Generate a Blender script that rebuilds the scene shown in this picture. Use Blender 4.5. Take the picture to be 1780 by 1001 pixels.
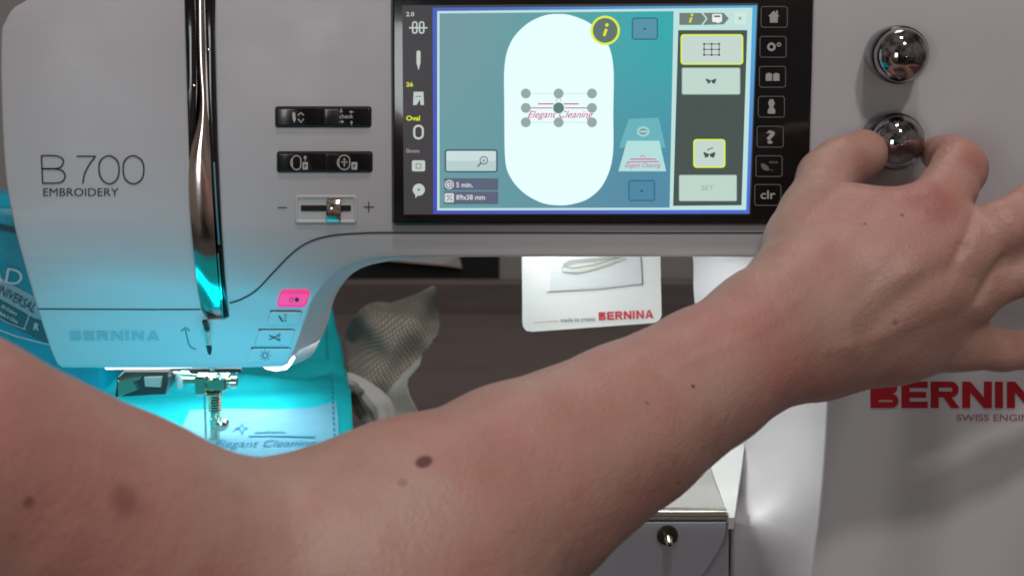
import bpy, bmesh, math, random
import numpy as np
from mathutils import Vector, Matrix
random.seed(4); np.random.seed(4)
for o in list(bpy.data.objects): bpy.data.objects.remove(o)
SC = bpy.context.scene
COL = SC.collection
# ------------------------------------------------------------------ camera
F = 2543.0; W2, H2 = 890.0, 500.5; PITCH = math.radians(12); DIST = 0.70
TGT = Vector((0, 0, 0.17))
fwd = Vector((0, math.cos(PITCH), -math.sin(PITCH)))
up = Vector((0, math.sin(PITCH), math.cos(PITCH)))
CAM = TGT - fwd * DIST
cd = bpy.data.cameras.new('camera'); cam = bpy.data.objects.new('camera', cd); COL.objects.link(cam)
cam.location = CAM; cam.rotation_euler = (math.pi/2 - PITCH, 0, 0)
cd.sensor_width = 36; cd.lens = F/1780*36; cd.clip_start = 0.02; cd.clip_end = 50
cd.dof.use_dof = True; cd.dof.focus_distance = 0.69; cd.dof.aperture_fstop = 16
SC.camera = cam
# ------------------------------------------------------------------ world + lamps + exposure
w = bpy.data.worlds.new('World'); SC.world = w; w.use_nodes = True
bg = w.node_tree.nodes['Background']; bg.inputs[0].default_value = (0.95, 0.93, 1.0, 1); bg.inputs[1].default_value = 0.085
wn = w.node_tree; wt_ = wn.nodes.new('ShaderNodeTexCoord'); wv = wn.nodes.new('ShaderNodeTexNoise'); wv.inputs['Scale'].default_value = 2.2; wv.inputs['Detail'].default_value = 2
wr = wn.nodes.new('ShaderNodeValToRGB'); e_ = wr.color_ramp.elements
e_[0].position = 0.34; e_[0].color = (0.25, 0.22, 0.21, 1); e_[1].position = 0.66; e_[1].color = (2.6, 2.3, 2.0, 1)
q_ = e_.new(0.41); q_.color = (0.55, 0.48, 0.45, 1); q_ = e_.new(0.50); q_.color = (1.3, 1.1, 0.95, 1)
wn.links.new(wt_.outputs['Generated'], wv.inputs['Vector']); wn.links.new(wv.outputs['Fac'], wr.inputs[0]); wz = wn.nodes.new('ShaderNodeSeparateXYZ'); wn.links.new(wt_.outputs['Generated'], wz.inputs[0])
wm = wn.nodes.new('ShaderNodeMapRange'); wm.inputs[1].default_value = -0.45; wm.inputs[2].default_value = 0.0; wm.inputs[3].default_value = 0.3; wm.inputs[4].default_value = 1.0; wn.links.new(wz.outputs[2], wm.inputs[0])
wx = wn.nodes.new('ShaderNodeVectorMath'); wx.operation = 'SCALE'; wn.links.new(wr.outputs[0], wx.inputs[0]); wn.links.new(wm.outputs[0], wx.inputs['Scale'])
wn.links.new(wx.outputs[0], bg.inputs[0])
def area(name, loc, target, size, power, col, sy=None, spread=math.pi):
    l = bpy.data.lights.new(name, 'AREA'); l.shape = 'RECTANGLE'; l.size = size; l.size_y = sy or size
    l.energy = power; l.color = col; l.spread = spread
    o = bpy.data.objects.new(name, l); COL.objects.link(o); o.location = loc
    o.rotation_euler = (Vector(target)-Vector(loc)).to_track_quat('-Z', 'Y').to_euler(); return o
area('ceiling_lamp', (0.42, -1.55, 1.75), (0.1, 0, 0.15), 0.15, 10, (1, 0.94, 0.93), 0.14)
area('ceiling_lamp', (0.12, -0.60, 1.95), (0.0, -0.1, 0.15), 0.18, 7.2, (1, 0.95, 0.95), 0.15)
area('fill_light', (-0.8, -2.3, 0.35), (0.3, 0, 0.05), 0.4, 5.5, (0.93, 0.97, 1.0), 0.6)  # added lamp without a real source; fills shaded sides and reflects in chrome
area('room_lamp', (0.2, 0.75, 1.6), (0.1, 0.6, 0.0), 0.4, 3, (1, 0.95, 0.9), 0.5)
SC.view_settings.view_transform = 'Standard'; SC.view_settings.look = 'None'
SC.view_settings.exposure = 0.0; SC.view_settings.gamma = 1.0
SC.cycles.filter_width = 1.8
SC.cycles.sample_clamp_indirect = 6.0

# ------------------------------------------------------------------ pixel rays
def ray(x, y): return (fwd + Vector(((x-W2)/F, 0, 0)) + up*((H2-y)/F))
def P(x, y, Y=0.0):
    d = ray(x, y); t = (Y-CAM.y)/d.y; return CAM + d*t
def PZ(x, y, z):
    d = ray(x, y); t = (z-CAM.z)/d.z; return CAM + d*t
def front(Y): return lambda x, y: P(x, y, Y)
def PX(Y, p): return p/F*(Y-CAM.y)/fwd.y       # pixels -> metres at depth Y

# ------------------------------------------------------------------ materials
def srgb(c): return tuple((v/255/12.92 if v/255 <= 0.04045 else ((v/255+0.055)/1.055)**2.4) for v in c)
MATS = {}
def mat(name, col, rough=0.5, metal=0.0, spec=0.5, emit=0, noise=0.0, nscale=20, bump=0.0, bscale=300, coat=0, sss=0, alpha=1, rnoise=0.0):
    if name in MATS: return MATS[name]
    m = bpy.data.materials.new(name); m.use_nodes = True; nt = m.node_tree; b = nt.nodes['Principled BSDF']
    b.inputs['Base Color'].default_value = (*col, 1); b.inputs['Roughness'].default_value = rough
    b.inputs['Metallic'].default_value = metal; b.inputs['Specular IOR Level'].default_value = spec
    b.inputs['Coat Weight'].default_value = coat; b.inputs['Alpha'].default_value = alpha
    if emit:
        b.inputs['Emission Color'].default_value = (*col, 1); b.inputs['Emission Strength'].default_value = emit
        b.inputs['Base Color'].default_value = (0.01, 0.01, 0.01, 1)
    tc = nt.nodes.new('ShaderNodeTexCoord')
    if noise:
        n = nt.nodes.new('ShaderNodeTexNoise'); n.inputs['Scale'].default_value = nscale; n.inputs['Detail'].default_value = 5
        nt.links.new(tc.outputs['Object'], n.inputs['Vector'])
        r = nt.nodes.new('ShaderNodeMapRange'); r.inputs[1].default_value = 0.3; r.inputs[2].default_value = 0.7
        r.inputs[3].default_value = 1-noise; r.inputs[4].default_value = 1+noise
        nt.links.new(n.outputs['Fac'], r.inputs[0])
        mx = nt.nodes.new('ShaderNodeMix'); mx.data_type = 'RGBA'; mx.blend_type = 'MULTIPLY'; mx.inputs[0].default_value = 1
        mx.inputs[6].default_value = (*col, 1); nt.links.new(r.outputs[0], mx.inputs[7])
        nt.links.new(mx.outputs[2], b.inputs['Emission Color' if emit else 'Base Color'])
    if rnoise:
        n = nt.nodes.new('ShaderNodeTexNoise'); n.inputs['Scale'].default_value = 35; n.inputs['Detail'].default_value = 6
        nt.links.new(tc.outputs['Object'], n.inputs['Vector'])
        r = nt.nodes.new('ShaderNodeMapRange'); r.inputs[1].default_value = 0.3; r.inputs[2].default_value = 0.7
        r.inputs[3].default_value = max(0, rough-rnoise); r.inputs[4].default_value = rough+rnoise
        nt.links.new(n.outputs['Fac'], r.inputs[0]); nt.links.new(r.outputs[0], b.inputs['Roughness'])
    if bump:
        n = nt.nodes.new('ShaderNodeTexNoise'); n.inputs['Scale'].default_value = bscale; n.inputs['Detail'].default_value = 3
        nt.links.new(tc.outputs['Object'], n.inputs['Vector'])
        bp = nt.nodes.new('ShaderNodeBump'); bp.inputs['Strength'].default_value = bump; bp.inputs['Distance'].default_value = 0.001
        nt.links.new(n.outputs['Fac'], bp.inputs['Height']); nt.links.new(bp.outputs[0], b.inputs['Normal'])
    MATS[name] = m; return m
def sm(name, rgb, **k): return mat(name, srgb(rgb), **k)
M_BODY = mat('white_plastic', (0.60, 0.57, 0.59), rough=0.34, noise=0.025, nscale=7, bump=0.05, bscale=900, rnoise=0.06)
M_BODY2 = mat('cool_white_plastic', (0.66, 0.66, 0.66), rough=0.4, noise=0.02, nscale=9)
M_BLACK = mat('black_gloss', (0.008, 0.008, 0.009), rough=0.12, coat=0.3, rnoise=0.04)
M_BLACKM = mat('black_matte', (0.012, 0.012, 0.013), rough=0.5)
M_GROOVE = mat('groove_dark', (0.06, 0.058, 0.065), rough=0.6)
M_CHROME = mat('chrome', (0.66, 0.58, 0.54), rough=0.12, metal=1, rnoise=0.03)
M_CHROME2 = mat('dark_chrome', (0.36, 0.34, 0.36), rough=0.05, metal=1)
M_STEEL = mat('steel', (0.78, 0.72, 0.58), rough=0.14, metal=1)
M_INK = mat('dark_ink', (0.035, 0.033, 0.035), rough=0.5)
M_RED = mat('red_ink', (0.42, 0.008, 0.02), rough=0.4)
M_REDT = mat('thin_red_ink', (0.36, 0.12, 0.17), rough=0.45)
M_TEXTB = mat('pale_blue_ink', (0.32, 0.44, 0.50), rough=0.45)
M_ICON = mat('icon_white', (0.68, 0.66, 0.64), rough=0.5)

# ------------------------------------------------------------------ builders
def link(name, me, m, parent=None, smooth=False):
    o = bpy.data.objects.new(name, me); COL.objects.link(o)
    if m is not None:
        for mm in (m if isinstance(m, (list, tuple)) else [m]): me.materials.append(mm)
    if parent is not None: o.parent = parent
    if smooth:
        me.polygons.foreach_set('use_smooth', [True]*len(me.polygons))
    return o
def objbm(name, bm, m, parent=None, smooth=False):
    bmesh.ops.recalc_face_normals(bm, faces=bm.faces[:])
    me = bpy.data.meshes.new(name); bm.to_mesh(me); bm.free(); return link(name, me, m, parent, smooth)
def tag(o, label=None, cat=None, group=None, kind=None):
    if label: o['label'] = label
    if cat: o['category'] = cat
    if group: o['group'] = group
    if kind: o['kind'] = kind
    return o
def empty(name, loc=(0, 0, 0)):
    o = bpy.data.objects.new(name, None); COL.objects.link(o); o.location = loc; o.empty_display_size = 0.02; return o
# every thing's empty stays at the world origin of its base; children store world coordinates via an inverse offset
def finish_parent(o):
    if o.parent: o.matrix_parent_inverse = Matrix.Translation(-o.parent.location)

def cr(pts, n=8, closed=False):
    """catmull-rom through points"""
    out = []; N = len(pts)
    rng = range(N if closed else N-1)
    for i in rng:
        g = lambda k: pts[k % N] if closed else pts[max(0, min(N-1, k))]
        p0, p1, p2, p3 = g(i-1), g(i), g(i+1), g(i+2)
        for k in range(n):
            t = k/n; t2 = t*t; t3 = t2*t
            out.append(tuple(0.5*((2*b)+(-a+c)*t+(2*a-5*b+4*c-d)*t2+(-a+3*b-3*c+d)*t3) for a, b, c, d in zip(p0, p1, p2, p3)))
    if not closed: out.append(tuple(pts[-1]))
    return out
def rr(x0, y0, x1, y1, r, n=5, skew=0):
    r = min(r, abs(x1-x0)/2-.01, abs(y1-y0)/2-.01)
    out = []
    for cx, cy, a0 in ((x1-r, y0+r, -90), (x1-r, y1-r, 0), (x0+r, y1-r, 90), (x0+r, y0+r, 180)):
        for k in range(n+1):
            a = math.radians(a0+90*k/n); x = cx+r*math.cos(a); y = cy+r*math.sin(a)
            out.append((x + skew*(y-(y0+y1)/2), y))
    return out
def circ(cx, cy, r, n=28, ry=None): return [(cx+r*math.cos(2*math.pi*k/n), cy+(ry or r)*math.sin(2*math.pi*k/n)) for k in range(n)]
class MBx:
    def __init__(s): s.v = []; s.f = []
    def poly(s, pts, mp):
        b = len(s.v); s.v += [tuple(mp(x, y)) for x, y in pts]; s.f.append(list(range(b, b+len(pts)))); return s
    def strip(s, pts, wd, mp, closed=False):
        n = len(pts); L = []; R = []
        for i, (x, y) in enumerate(pts):
            a = pts[(i-1) % n] if closed or i > 0 else pts[i]
            c = pts[(i+1) % n] if closed or i < n-1 else pts[i]
            dx, dy = c[0]-a[0], c[1]-a[1]; l = math.hypot(dx, dy) or 1
            nx, ny = -dy/l*wd/2, dx/l*wd/2
            L.append((x+nx, y+ny)); R.append((x-nx, y-ny))
        b = len(s.v); s.v += [tuple(mp(*p)) for p in L+R]
        for i in range(n if closed else n-1):
            j = (i+1) % n; s.f.append([b+i, b+j, b+n+j, b+n+i])
        return s
    def quad3(s, pts3):
        b = len(s.v); s.v += [tuple(p) for p in pts3]; s.f.append(list(range(b, b+len(pts3)))); return s
    def build(s, name, m, parent=None, smooth=False, solid=0):
        bm = bmesh.new(); vs = [bm.verts.new(v) for v in s.v]
        for f in s.f:
            try: bm.faces.new([vs[i] for i in f])
            except ValueError: pass
        bmesh.ops.triangulate(bm, faces=[f for f in bm.faces if len(f.verts) > 4])
        if solid:
            pass
        return objbm(name, bm, m, parent, smooth)
def prism(rings, name, m, parent=None, smooth=True, capA=True, capB=True, sharp=None):
    """rings: list of equal-length closed loops of 3d points"""
    bm = bmesh.new(); n = len(rings[0]); R = [[bm.verts.new(tuple(p)) for p in r] for r in rings]
    for a, b in zip(R[:-1], R[1:]):
        for i in range(n):
            j = (i+1) % n; bm.faces.new((a[i], a[j], b[j], b[i]))
    from mathutils.geometry import tessellate_polygon
    for on, rg_, rp in ((capA, R[0], rings[0]), (capB, R[-1], rings[-1])):
        if not on: continue
        if len(rg_) <= 4: bm.faces.new(rg_); continue
        for tri in tessellate_polygon([[Vector(p) for p in rp]]):
            try: bm.faces.new([rg_[i] for i in tri])
            except ValueError: pass
    o = objbm(name, bm, m, parent, smooth)
    if smooth:
        import math as _m
        o.data.set_sharp_from_angle(angle=_m.radians(32))
    return o
def inset(pts, d):
    """offset a pixel polygon inwards by d pixels"""
    n = len(pts); A = sum(pts[i][0]*pts[(i+1) % n][1]-pts[(i+1) % n][0]*pts[i][1] for i in range(n)); s = 1 if A > 0 else -1
    out = []
    for i in range(n):
        a, b, c = pts[i-1], pts[i], pts[(i+1) % n]
        e1 = Vector((b[0]-a[0], b[1]-a[1])); e2 = Vector((c[0]-b[0], c[1]-b[1]))
        if e1.length < 1e-6: e1 = e2
        if e2.length < 1e-6: e2 = e1
        e1.normalize(); e2.normalize()
        n1 = Vector((-e1.y, e1.x)); n2 = Vector((-e2.y, e2.x)); m = n1+n2
        if m.length < 1e-6: m = n1
        m.normalize(); k = 1/max(0.5, m.dot(n1))
        out.append((b[0]+m.x*d*s*k, b[1]+m.y*d*s*k))
    return out
def slab(pts, Yf, Yb, name, m, parent=None, bev=3, seg=3):
    """plate whose front outline is pts (pixels measured at the front plane), rounded front edge of bev pixels"""
    rings = []
    bw = PX(0, bev)
    for k in range(seg+1):
        a = math.pi/2*k/seg
        q = inset(pts, bev*(1-math.sin(a)))
        rings.append([P(x, y, 0)+Vector((0, Yf+bw*(1-math.cos(a)), 0)) for x, y in q])
    rings.append([P(x, y, 0)+Vector((0, Yb, 0)) for x, y in pts])
    return prism(rings, name, m, parent)
_font = {}
def textmesh(s):
    cu = bpy.data.curves.new('t', 'FONT'); cu.body = s; cu.resolution_u = 4
    cu.offset = textmesh.off; cu.align_x = 'LEFT'; cu.size = 1; cu.space_character = textmesh.sp
    o = bpy.data.objects.new('t', cu); COL.objects.link(o)
    dg = bpy.context.evaluated_depsgraph_get(); me = bpy.data.meshes.new_from_object(o.evaluated_get(dg))
    bpy.data.objects.remove(o); bpy.data.curves.remove(cu); return me
textmesh.off = 0; textmesh.sp = 1
def text(s, x0, x1, ybase, h, mp, m, parent, name='lettering', off=0.0, shear=0, rot=0, sp=1.0):
    """flat lettering: spans x0..x1 pixels, cap height h pixels standing on ybase"""
    textmesh.off = off; textmesh.sp = sp
    me = textmesh(s); co = np.array([v.co[:] for v in me.vertices])
    xa, xb = co[:, 0].min(), co[:, 0].max()
    cap = 0.729+2*off
    sx = (x1-x0)/(xb-xa); sy = h/cap
    ca, sa = math.cos(math.radians(rot)), math.sin(math.radians(rot))
    for v in me.vertices:
        u = (v.co.x-xa)*sx; vv = (v.co.y+off)*sy; u += shear*vv; vv = -vv
        v.co = mp(x0+u*ca-vv*sa, ybase+u*sa+vv*ca)
    bm = bmesh.new(); bm.from_mesh(me); bmesh.ops.dissolve_degenerate(bm, edges=bm.edges[:], dist=1e-7)
    bpy.data.meshes.remove(me)
    me = bpy.data.meshes.new(name); bm.to_mesh(me); bm.free()
    return link(name, me, m, parent)
def lathe(center, axis, prof, n, name, m, parent, smooth=True):
    """prof: list of (distance along axis, radius)"""
    ax = Vector(axis).normalized(); u = ax.orthogonal().normalized(); v = ax.cross(u)
    rings = [[Vector(center)+ax*d+(u*math.cos(2*math.pi*k/n)+v*math.sin(2*math.pi*k/n))*max(r, 1e-5) for k in range(n)] for d, r in prof]
    o = prism(rings, name, m, parent, smooth); return o
def tube(pts, r, name, m, parent, n=10):
    pts = [Vector(p) for p in pts]; rings = []
    prev = None
    for i, p in enumerate(pts):
        t = (pts[min(i+1, len(pts)-1)]-pts[max(i-1, 0)]).normalized()
        if prev is None: u = t.orthogonal().normalized()
        else: u = (prev - t*prev.dot(t)).normalized()
        prev = u; v = t.cross(u); rad = r[i] if isinstance(r, (list, tuple)) else r
        rings.append([p+(u*math.cos(2*math.pi*k/n)+v*math.sin(2*math.pi*k/n))*rad for k in range(n)])
    return prism(rings, name, m, parent)
def box(c, s, name, m, parent, bev=0.001, rz=0, rx=0):
    bm = bmesh.new(); bmesh.ops.create_cube(bm, size=1)
    for v in bm.verts: v.co = Vector((v.co.x*s[0], v.co.y*s[1], v.co.z*s[2]))
    if bev: bmesh.ops.bevel(bm, geom=bm.edges[:], offset=bev, segments=2, affect='EDGES', profile=0.5)
    bmesh.ops.transform(bm, matrix=Matrix.Translation(c) @ Matrix.Rotation(rz, 4, 'Z') @ Matrix.Rotation(rx, 4, 'X'), verts=bm.verts[:])
    return objbm(name, bm, m, parent)

# ================================================================== SETTING
def rect_sheet(name, pts, m, kind='structure'):
    o = MBx().quad3(pts).build(name, m); tag(o, kind=kind); return o
M_WALL = mat('wall_paint', (0.36, 0.33, 0.32), rough=0.8, noise=0.05, nscale=3, bump=0.2, bscale=60)
WY = 1.05
wall = rect_sheet('wall', [(-2, WY, -0.8), (2, WY, -0.8), (2, WY, 1.6), (-2, WY, 1.6)], M_WALL)
M_FLOOR = mat('floor_carpet', (0.12, 0.11, 0.10), rough=0.9, noise=0.2, nscale=80)
rect_sheet('floor', [(-2.5, -2, -0.74), (2.5, -2, -0.74), (2.5, WY, -0.74), (-2.5, WY, -0.74)], M_FLOOR)
# table ------------------------------------------------------------
def wood(name, c1, c2):
    m = mat(name, c1, rough=0.5); nt = m.node_tree; b = nt.nodes['Principled BSDF']
    tc = nt.nodes.new('ShaderNodeTexCoord'); mp = nt.nodes.new('ShaderNodeMapping'); mp.inputs['Scale'].default_value = (4, 30, 30)
    n = nt.nodes.new('ShaderNodeTexNoise'); n.inputs['Scale'].default_value = 3; n.inputs['Detail'].default_value = 8; n.inputs['Distortion'].default_value = 0.6
    cr_ = nt.nodes.new('ShaderNodeValToRGB'); cr_.color_ramp.elements[0].position = 0.3; cr_.color_ramp.elements[1].position = 0.75
    cr_.color_ramp.elements[0].color = (*c1, 1); cr_.color_ramp.elements[1].color = (*c2, 1)
    nt.links.new(tc.outputs['Object'], mp.inputs[0]); nt.links.new(mp.outputs[0], n.inputs['Vector']); nt.links.new(n.outputs['Fac'], cr_.inputs[0]); nt.links.new(cr_.outputs[0], b.inputs['Base Color'])
    bp = nt.nodes.new('ShaderNodeBump'); bp.inputs['Strength'].default_value = 0.15; bp.inputs['Distance'].default_value = 0.001
    nt.links.new(n.outputs['Fac'], bp.inputs['Height']); nt.links.new(bp.outputs[0], b.inputs['Normal']); return m
M_WOOD = wood('dark_brown_wood', (0.115, 0.092, 0.088), (0.15, 0.122, 0.117))
TZ = -0.06
yb = PZ(800, 545, TZ).y                       # back edge of the table top, where the rail starts
table = empty('table', (0, 0.3, -0.74))
box(Vector((0, (yb-0.25)/2, TZ-0.02)), (1.9, yb+0.25, 0.04), 'tabletop', M_WOOD, table, 0.003)
zt = P(800, 491, yb).z
box(Vector((0, yb+0.0125, (zt+TZ-0.04)/2)), (1.9, 0.02, zt-TZ+0.04), 'back_board', M_WOOD, table, 0.002)
for sx in (-0.9, 0.9):
    for sy in (-0.2, yb-0.05):
        box(Vector((sx, sy, (TZ-0.04-0.74)/2)), (0.06, 0.06, 0.74-0.04+TZ), 'leg', M_WOOD, table, 0.002)
tag(table, 'dark brown wooden table with raised board along its back edge', 'table')
# black box and paper behind the board, on a low shelf ledge
shelf = box(Vector((0.0, yb+0.14, zt-0.10)), (1.7, 0.20, 0.02), 'shelf', M_WOOD, None, 0.002)
tag(shelf, 'narrow dark shelf behind the back board of the table', 'shelf')
yk = yb+0.10
def box_px(x0, x1, ytop, Y, depth, zb, name, m, label, cat):
    a = P(x0, ytop, Y); b = P(x1, ytop, Y); c = Vector(((a.x+b.x)/2, Y+depth/2, (a.z+zb)/2))
    o = box(c, (b.x-a.x, depth, a.z-zb), name, m, None, 0.003); tag(o, label, cat); return o
zs = zt-0.09
box_px(560, 868, 380, yk, 0.10, zs, 'storage_box', mat('black_board', (0.009, 0.009, 0.010), rough=0.7), 'black storage box standing behind the table board, seen through the gap under the machine arm', 'box')
mb = MBx()
pl = [P(640, 441, yk-0.012), P(796, 441, yk-0.006), P(803, 466, yk-0.006), P(770, 461, yk-0.012), P(640, 450, yk-0.014)]
pt = [p+Vector((0, 0.002, 0.02)) for p in pl]
pap = prism([[p for p in pl], [p+Vector((0, 0.003, 0)) for p in pl]], 'paper_sheet', mat('grey_paper', (0.42, 0.40, 0.40), rough=0.7), None, False)
tag(pap, 'pale paper sheet leaning on the black box, just below the machine arm', 'paper')

# ================================================================== MACHINE
MC = empty('sewing_machine', (0.0, 0.06, -0.06))
tag(MC, 'large white computerised embroidery and sewing machine with black framed colour touchscreen', 'sewing machine')
left = cr([(60, -8), (40, 4), (20, 17), (8, 38), (1, 62), (1, 170), (8, 300), (21, 380), (33, 430), (64, 537), (88, 610), (99, 634)], 5)
bottom = [(108, 640), (200, 640), (300, 640), (400, 640), (490, 638)]
inner = cr([(500, 633), (512, 605), (530, 555), (548, 515), (575, 483), (612, 462), (655, 451), (720, 447.5), (800, 447)], 5)
arm = [(950, 447), (1100, 447), (1250, 447), (1330, 448)]
colm = cr([(1385, 455), (1418, 480), (1432, 530), (1437, 620), (1436, 700), (1431, 800), (1422, 900), (1408, 1001), (1372, 1250)], 5)
right = [(1370, 1258), (1700, 1258), (1990, 1258), (2045, 1150), (2060, 500), (2050, 60), (2000, -10), (1500, -12), (800, -12), (373, -12)]
slit = [(372, 60), (377, 250), (384, 400), (391, 500), (396, 549), (389, 554), (360, 556), (350, 540), (341, 450), (334, 300), (328, 200), (324, 80), (322, -12)]
topl = [(280, -12), (150, -12), (90, -12)]
nl, nb, ni, na, nc = len(left), len(bottom), len(inner), len(arm), len(colm)
outline = left+bottom+inner+arm+colm+right+slit+topl
# back curve (depth per section)
def densify(pts, k): return pts
innerB = cr([(492, 639), (520, 630), (541, 618), (556, 592), (570, 560), (580, 520), (597, 483), (625, 461), (670, 449)], 5)
colB = cr([(1195, 430), (1204, 450), (1206, 520), (1225, 620), (1258, 720), (1277, 800), (1277, 870), (1269, 930), (1268, 1240)], 5)
def mid_of(f, b, t, bul): return f.lerp(b, t)
bevp = 5; rings = []
for k in range(5):
    a = math.pi/2*k/4; q = inset(outline, bevp*(1-math.sin(a)))
    rings.append([P(x, y, 0)+Vector((0, PX(0, bevp)*(1-math.cos(a)), 0)) for x, y in q])
full = [P(x, y, 0) for x, y in outline]
back = [p+Vector((0, 0.14, 0)) for p in full]
i0 = nl+nb
Bv = []
def flankY(y):
    t = min(1, max(0, (y-740)/170)); t = t*t*(3-2*t); return 0.14-0.105*t
for i, p in enumerate(full):
    if i0 <= i < i0+ni: Bv.append(P(*innerB[i-i0], 0.075))
    elif i0+ni+na <= i < i0+ni+na+nc: Bv.append(P(*colB[i-i0-ni-na], flankY(colB[i-i0-ni-na][1])))
    elif nl <= i < i0: Bv.append(p+Vector((0, 0.075, 0.004)))
    else: Bv.append(None)
for t in (0.25, 0.5, 0.75, 1.0):
    ring = []
    for i, p in enumerate(full):
        if Bv[i] is None: ring.append(p+Vector((0, 0.14*t, 0)))
        else:
            q = p.lerp(Bv[i], t); bulge = math.sin(math.pi*t)
            if i0+ni+na <= i: q.x += 0.006*bulge
            ring.append(q)
    rings.append(ring)
ring = []
for i, p in enumerate(full):
    if i0 <= i < i0+ni: x, y = innerB[i-i0]; ring.append(P(x-14, y-6, 0.14))
    elif nl <= i < i0: ring.append(P(outline[i][0], 606, 0.14))
    elif i < nl: ring.append(p+Vector((0.002, 0.14, 0.0)) if i < nl-8 else Vector((p.x+.002, 0.14, max(p.z, P(100, 606, .14).z))))
    elif Bv[i] is not None: ring.append(Vector((Bv[i].x+0.001, 0.14, Bv[i].z)))
    else: ring.append(p+Vector((0, 0.14, 0)))
rings[-1] = [Vector((p.x, q.y if Bv[i] is not None else 0.13, p.z)) if False else q for i, (p, q) in enumerate(zip(full, rings[-1]))]
for i in range(len(full)):
    if Bv[i] is None: rings[-1][i] = rings[-1][i]-Vector((0, 0.006, 0))
    elif i >= i0+ni+na: rings[-1][i] = rings[-1][i]-Vector((0, 0.003, 0))
rings.append(ring)
body = prism(rings, 'body', M_BODY, MC)
# face seams ------------------------------------------------------
f1 = front(-0.0003)
g = MBx(); g.strip(cr([(399, 527), (420, 520), (445, 505), (475, 474), (505, 443), (535, 422), (575, 410), (640, 405), (720, 404.5), (900, 404.5), (1100, 405), (1320, 405), (1405, 406)], 6), 3.0, f1)
g.build('groove', M_GROOVE, MC)
g = MBx(); g.strip([(66, 537), (150, 537.5), (250, 538), (349, 538)], 2.2, f1); g.build('groove', M_GROOVE, MC)
# slit: liner, lever ----------------------------------------------
off = lambda pts, Y: [P(x, y, 0)+Vector((0, Y, 0)) for x, y in pts]
ln = [(318, -12), (402, -12), (402, 556), (320, 556)]
prism([off(ln, 0.020), off(ln, 0.024)], 'slot_back', M_BLACKM, MC, False)
lb = [(321, -11), (339, -11), (342, 150), (341, 220), (336, 262), (334, 330), (329, 270), (325, 120)]
slab(lb, -0.001, 0.018, 'slot_edge', M_BLACK, MC, 1.5, 2)
rb = [(356, -11), (371, -11), (375, 200), (379, 300), (386, 420), (392, 500), (398, 551), (387, 551), (382, 470), (374, 380), (366, 250), (360, 120)]
slab(rb, -0.001, 0.018, 'slot_edge', M_BLACK, MC, 1.5, 2)
# chrome take-up lever cover: lofted curved plate
L = cr([(339, -12), (339, 70), (341, 120), (345, 165), (345, 195), (341, 225), (333, 262), (330, 300), (332, 360), (337, 420), (342, 470), (346, 505), (355, 533), (370, 548), (377, 555)], 6)
R = cr([(357, -12), (358, 70), (359, 120), (361, 165), (362, 195), (364, 225), (367, 262), (369, 300), (372, 360), (376, 420), (379, 470), (382, 505), (384, 533), (385, 548), (386, 556)], 6)
bm = bmesh.new(); n = 9; grid = []
for i, (a, b) in enumerate(zip(L, R)):
    row = []
    for k in range(n):
        t = k/(n-1); x = a[0]*(1-t)+b[0]*t; y = a[1]*(1-t)+b[1]*t
        s = i/len(L); dep = 0.001-0.004*s + 0.0012*math.sin(s*9) - 0.0007*math.sin(math.pi*t)
        if s > 0.86: dep += (s-0.86)*0.05
        row.append(bm.verts.new(P(x, y, 0)+Vector((0, dep, 0))))
    grid.append(row)
for r0, r1 in zip(grid[:-1], grid[1:]):
    for k in range(n-1): bm.faces.new((r0[k], r0[k+1], r1[k+1], r1[k]))
bound = [e for e in bm.edges if e.is_boundary]
ret = bmesh.ops.extrude_edge_only(bm, edges=bound)
for v in ret['geom']:
    if isinstance(v, bmesh.types.BMVert): v.co.y += 0.012
objbm('lever_cover', bm, M_CHROME, MC, True).data.set_sharp_from_angle(angle=0.8)
for x, y in ((364, 86), (379, 380), (381, 420), (339, 148)):
    lathe(P(x, y, 0)+Vector((0, -0.0012, 0)), (0, -1, 0), [(0, 0.0005), (0.0004, 0.0005), (0.0006, 0.0003)], 8, 'rivet', M_STEEL, MC)
# light and dark cool strip right of the lever
m_ = MBx(); m_.strip([(372, 282), (374, 320), (377, 370), (381, 425)], 3, front(-0.0022)); m_.build('slot_trim', mat('blue_grey_trim', (0.10, 0.28, 0.36), rough=0.25), MC)
m_ = MBx(); m_.strip([(379, 440), (382, 480), (385, 520), (387, 552)], 2.4, front(-0.0024)); m_.build('slot_trim', M_STEEL, MC)

# model lettering ---------------------------------------------------
f2 = front(-0.0004)
g = MBx(); wd = 2.6
g.strip([(72, 272), (74, 317)], wd, f2)
g.strip(cr([(71, 271), (95, 271), (107, 275), (110, 282), (106, 290), (96, 293.5), (73, 293.5)], 6), wd, f2)
g.strip(cr([(73, 293.6), (98, 294), (109, 298), (113, 306), (109, 315), (98, 318.5), (73, 318.5)], 6), wd, f2)
g.strip([(133, 272), (166, 272)], wd, f2)
g.strip(cr([(166, 272), (156, 285), (147, 302), (144, 319)], 6), wd, f2)
g.strip(cr([(172, 295), (175, 279), (189, 271), (203, 279), (207, 295), (203, 312), (190, 320), (177, 312)], 6, True), wd, f2, True)
g.strip(cr([(214, 295), (217, 279), (231, 271), (246, 279), (250, 295), (246, 312), (232, 320), (218, 312)], 6, True), wd, f2, True)
g.build('model_lettering', M_INK, MC)
text('EMBROIDERY', 75, 206, 341, 14.5, f2, M_INK, MC, 'model_lettering')
FAINT = 1
g = MBx(); g.strip(cr([(322, 572), (325, 585), (328, 598), (333, 604), (341, 607)], 5), 1.6, f2); g.strip([(315, 576), (322, 569), (330, 575)], 1.6, f2); g.build('arrow_mark', mat('blue_ink', (0.05, 0.14, 0.2), rough=.5), MC)
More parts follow.
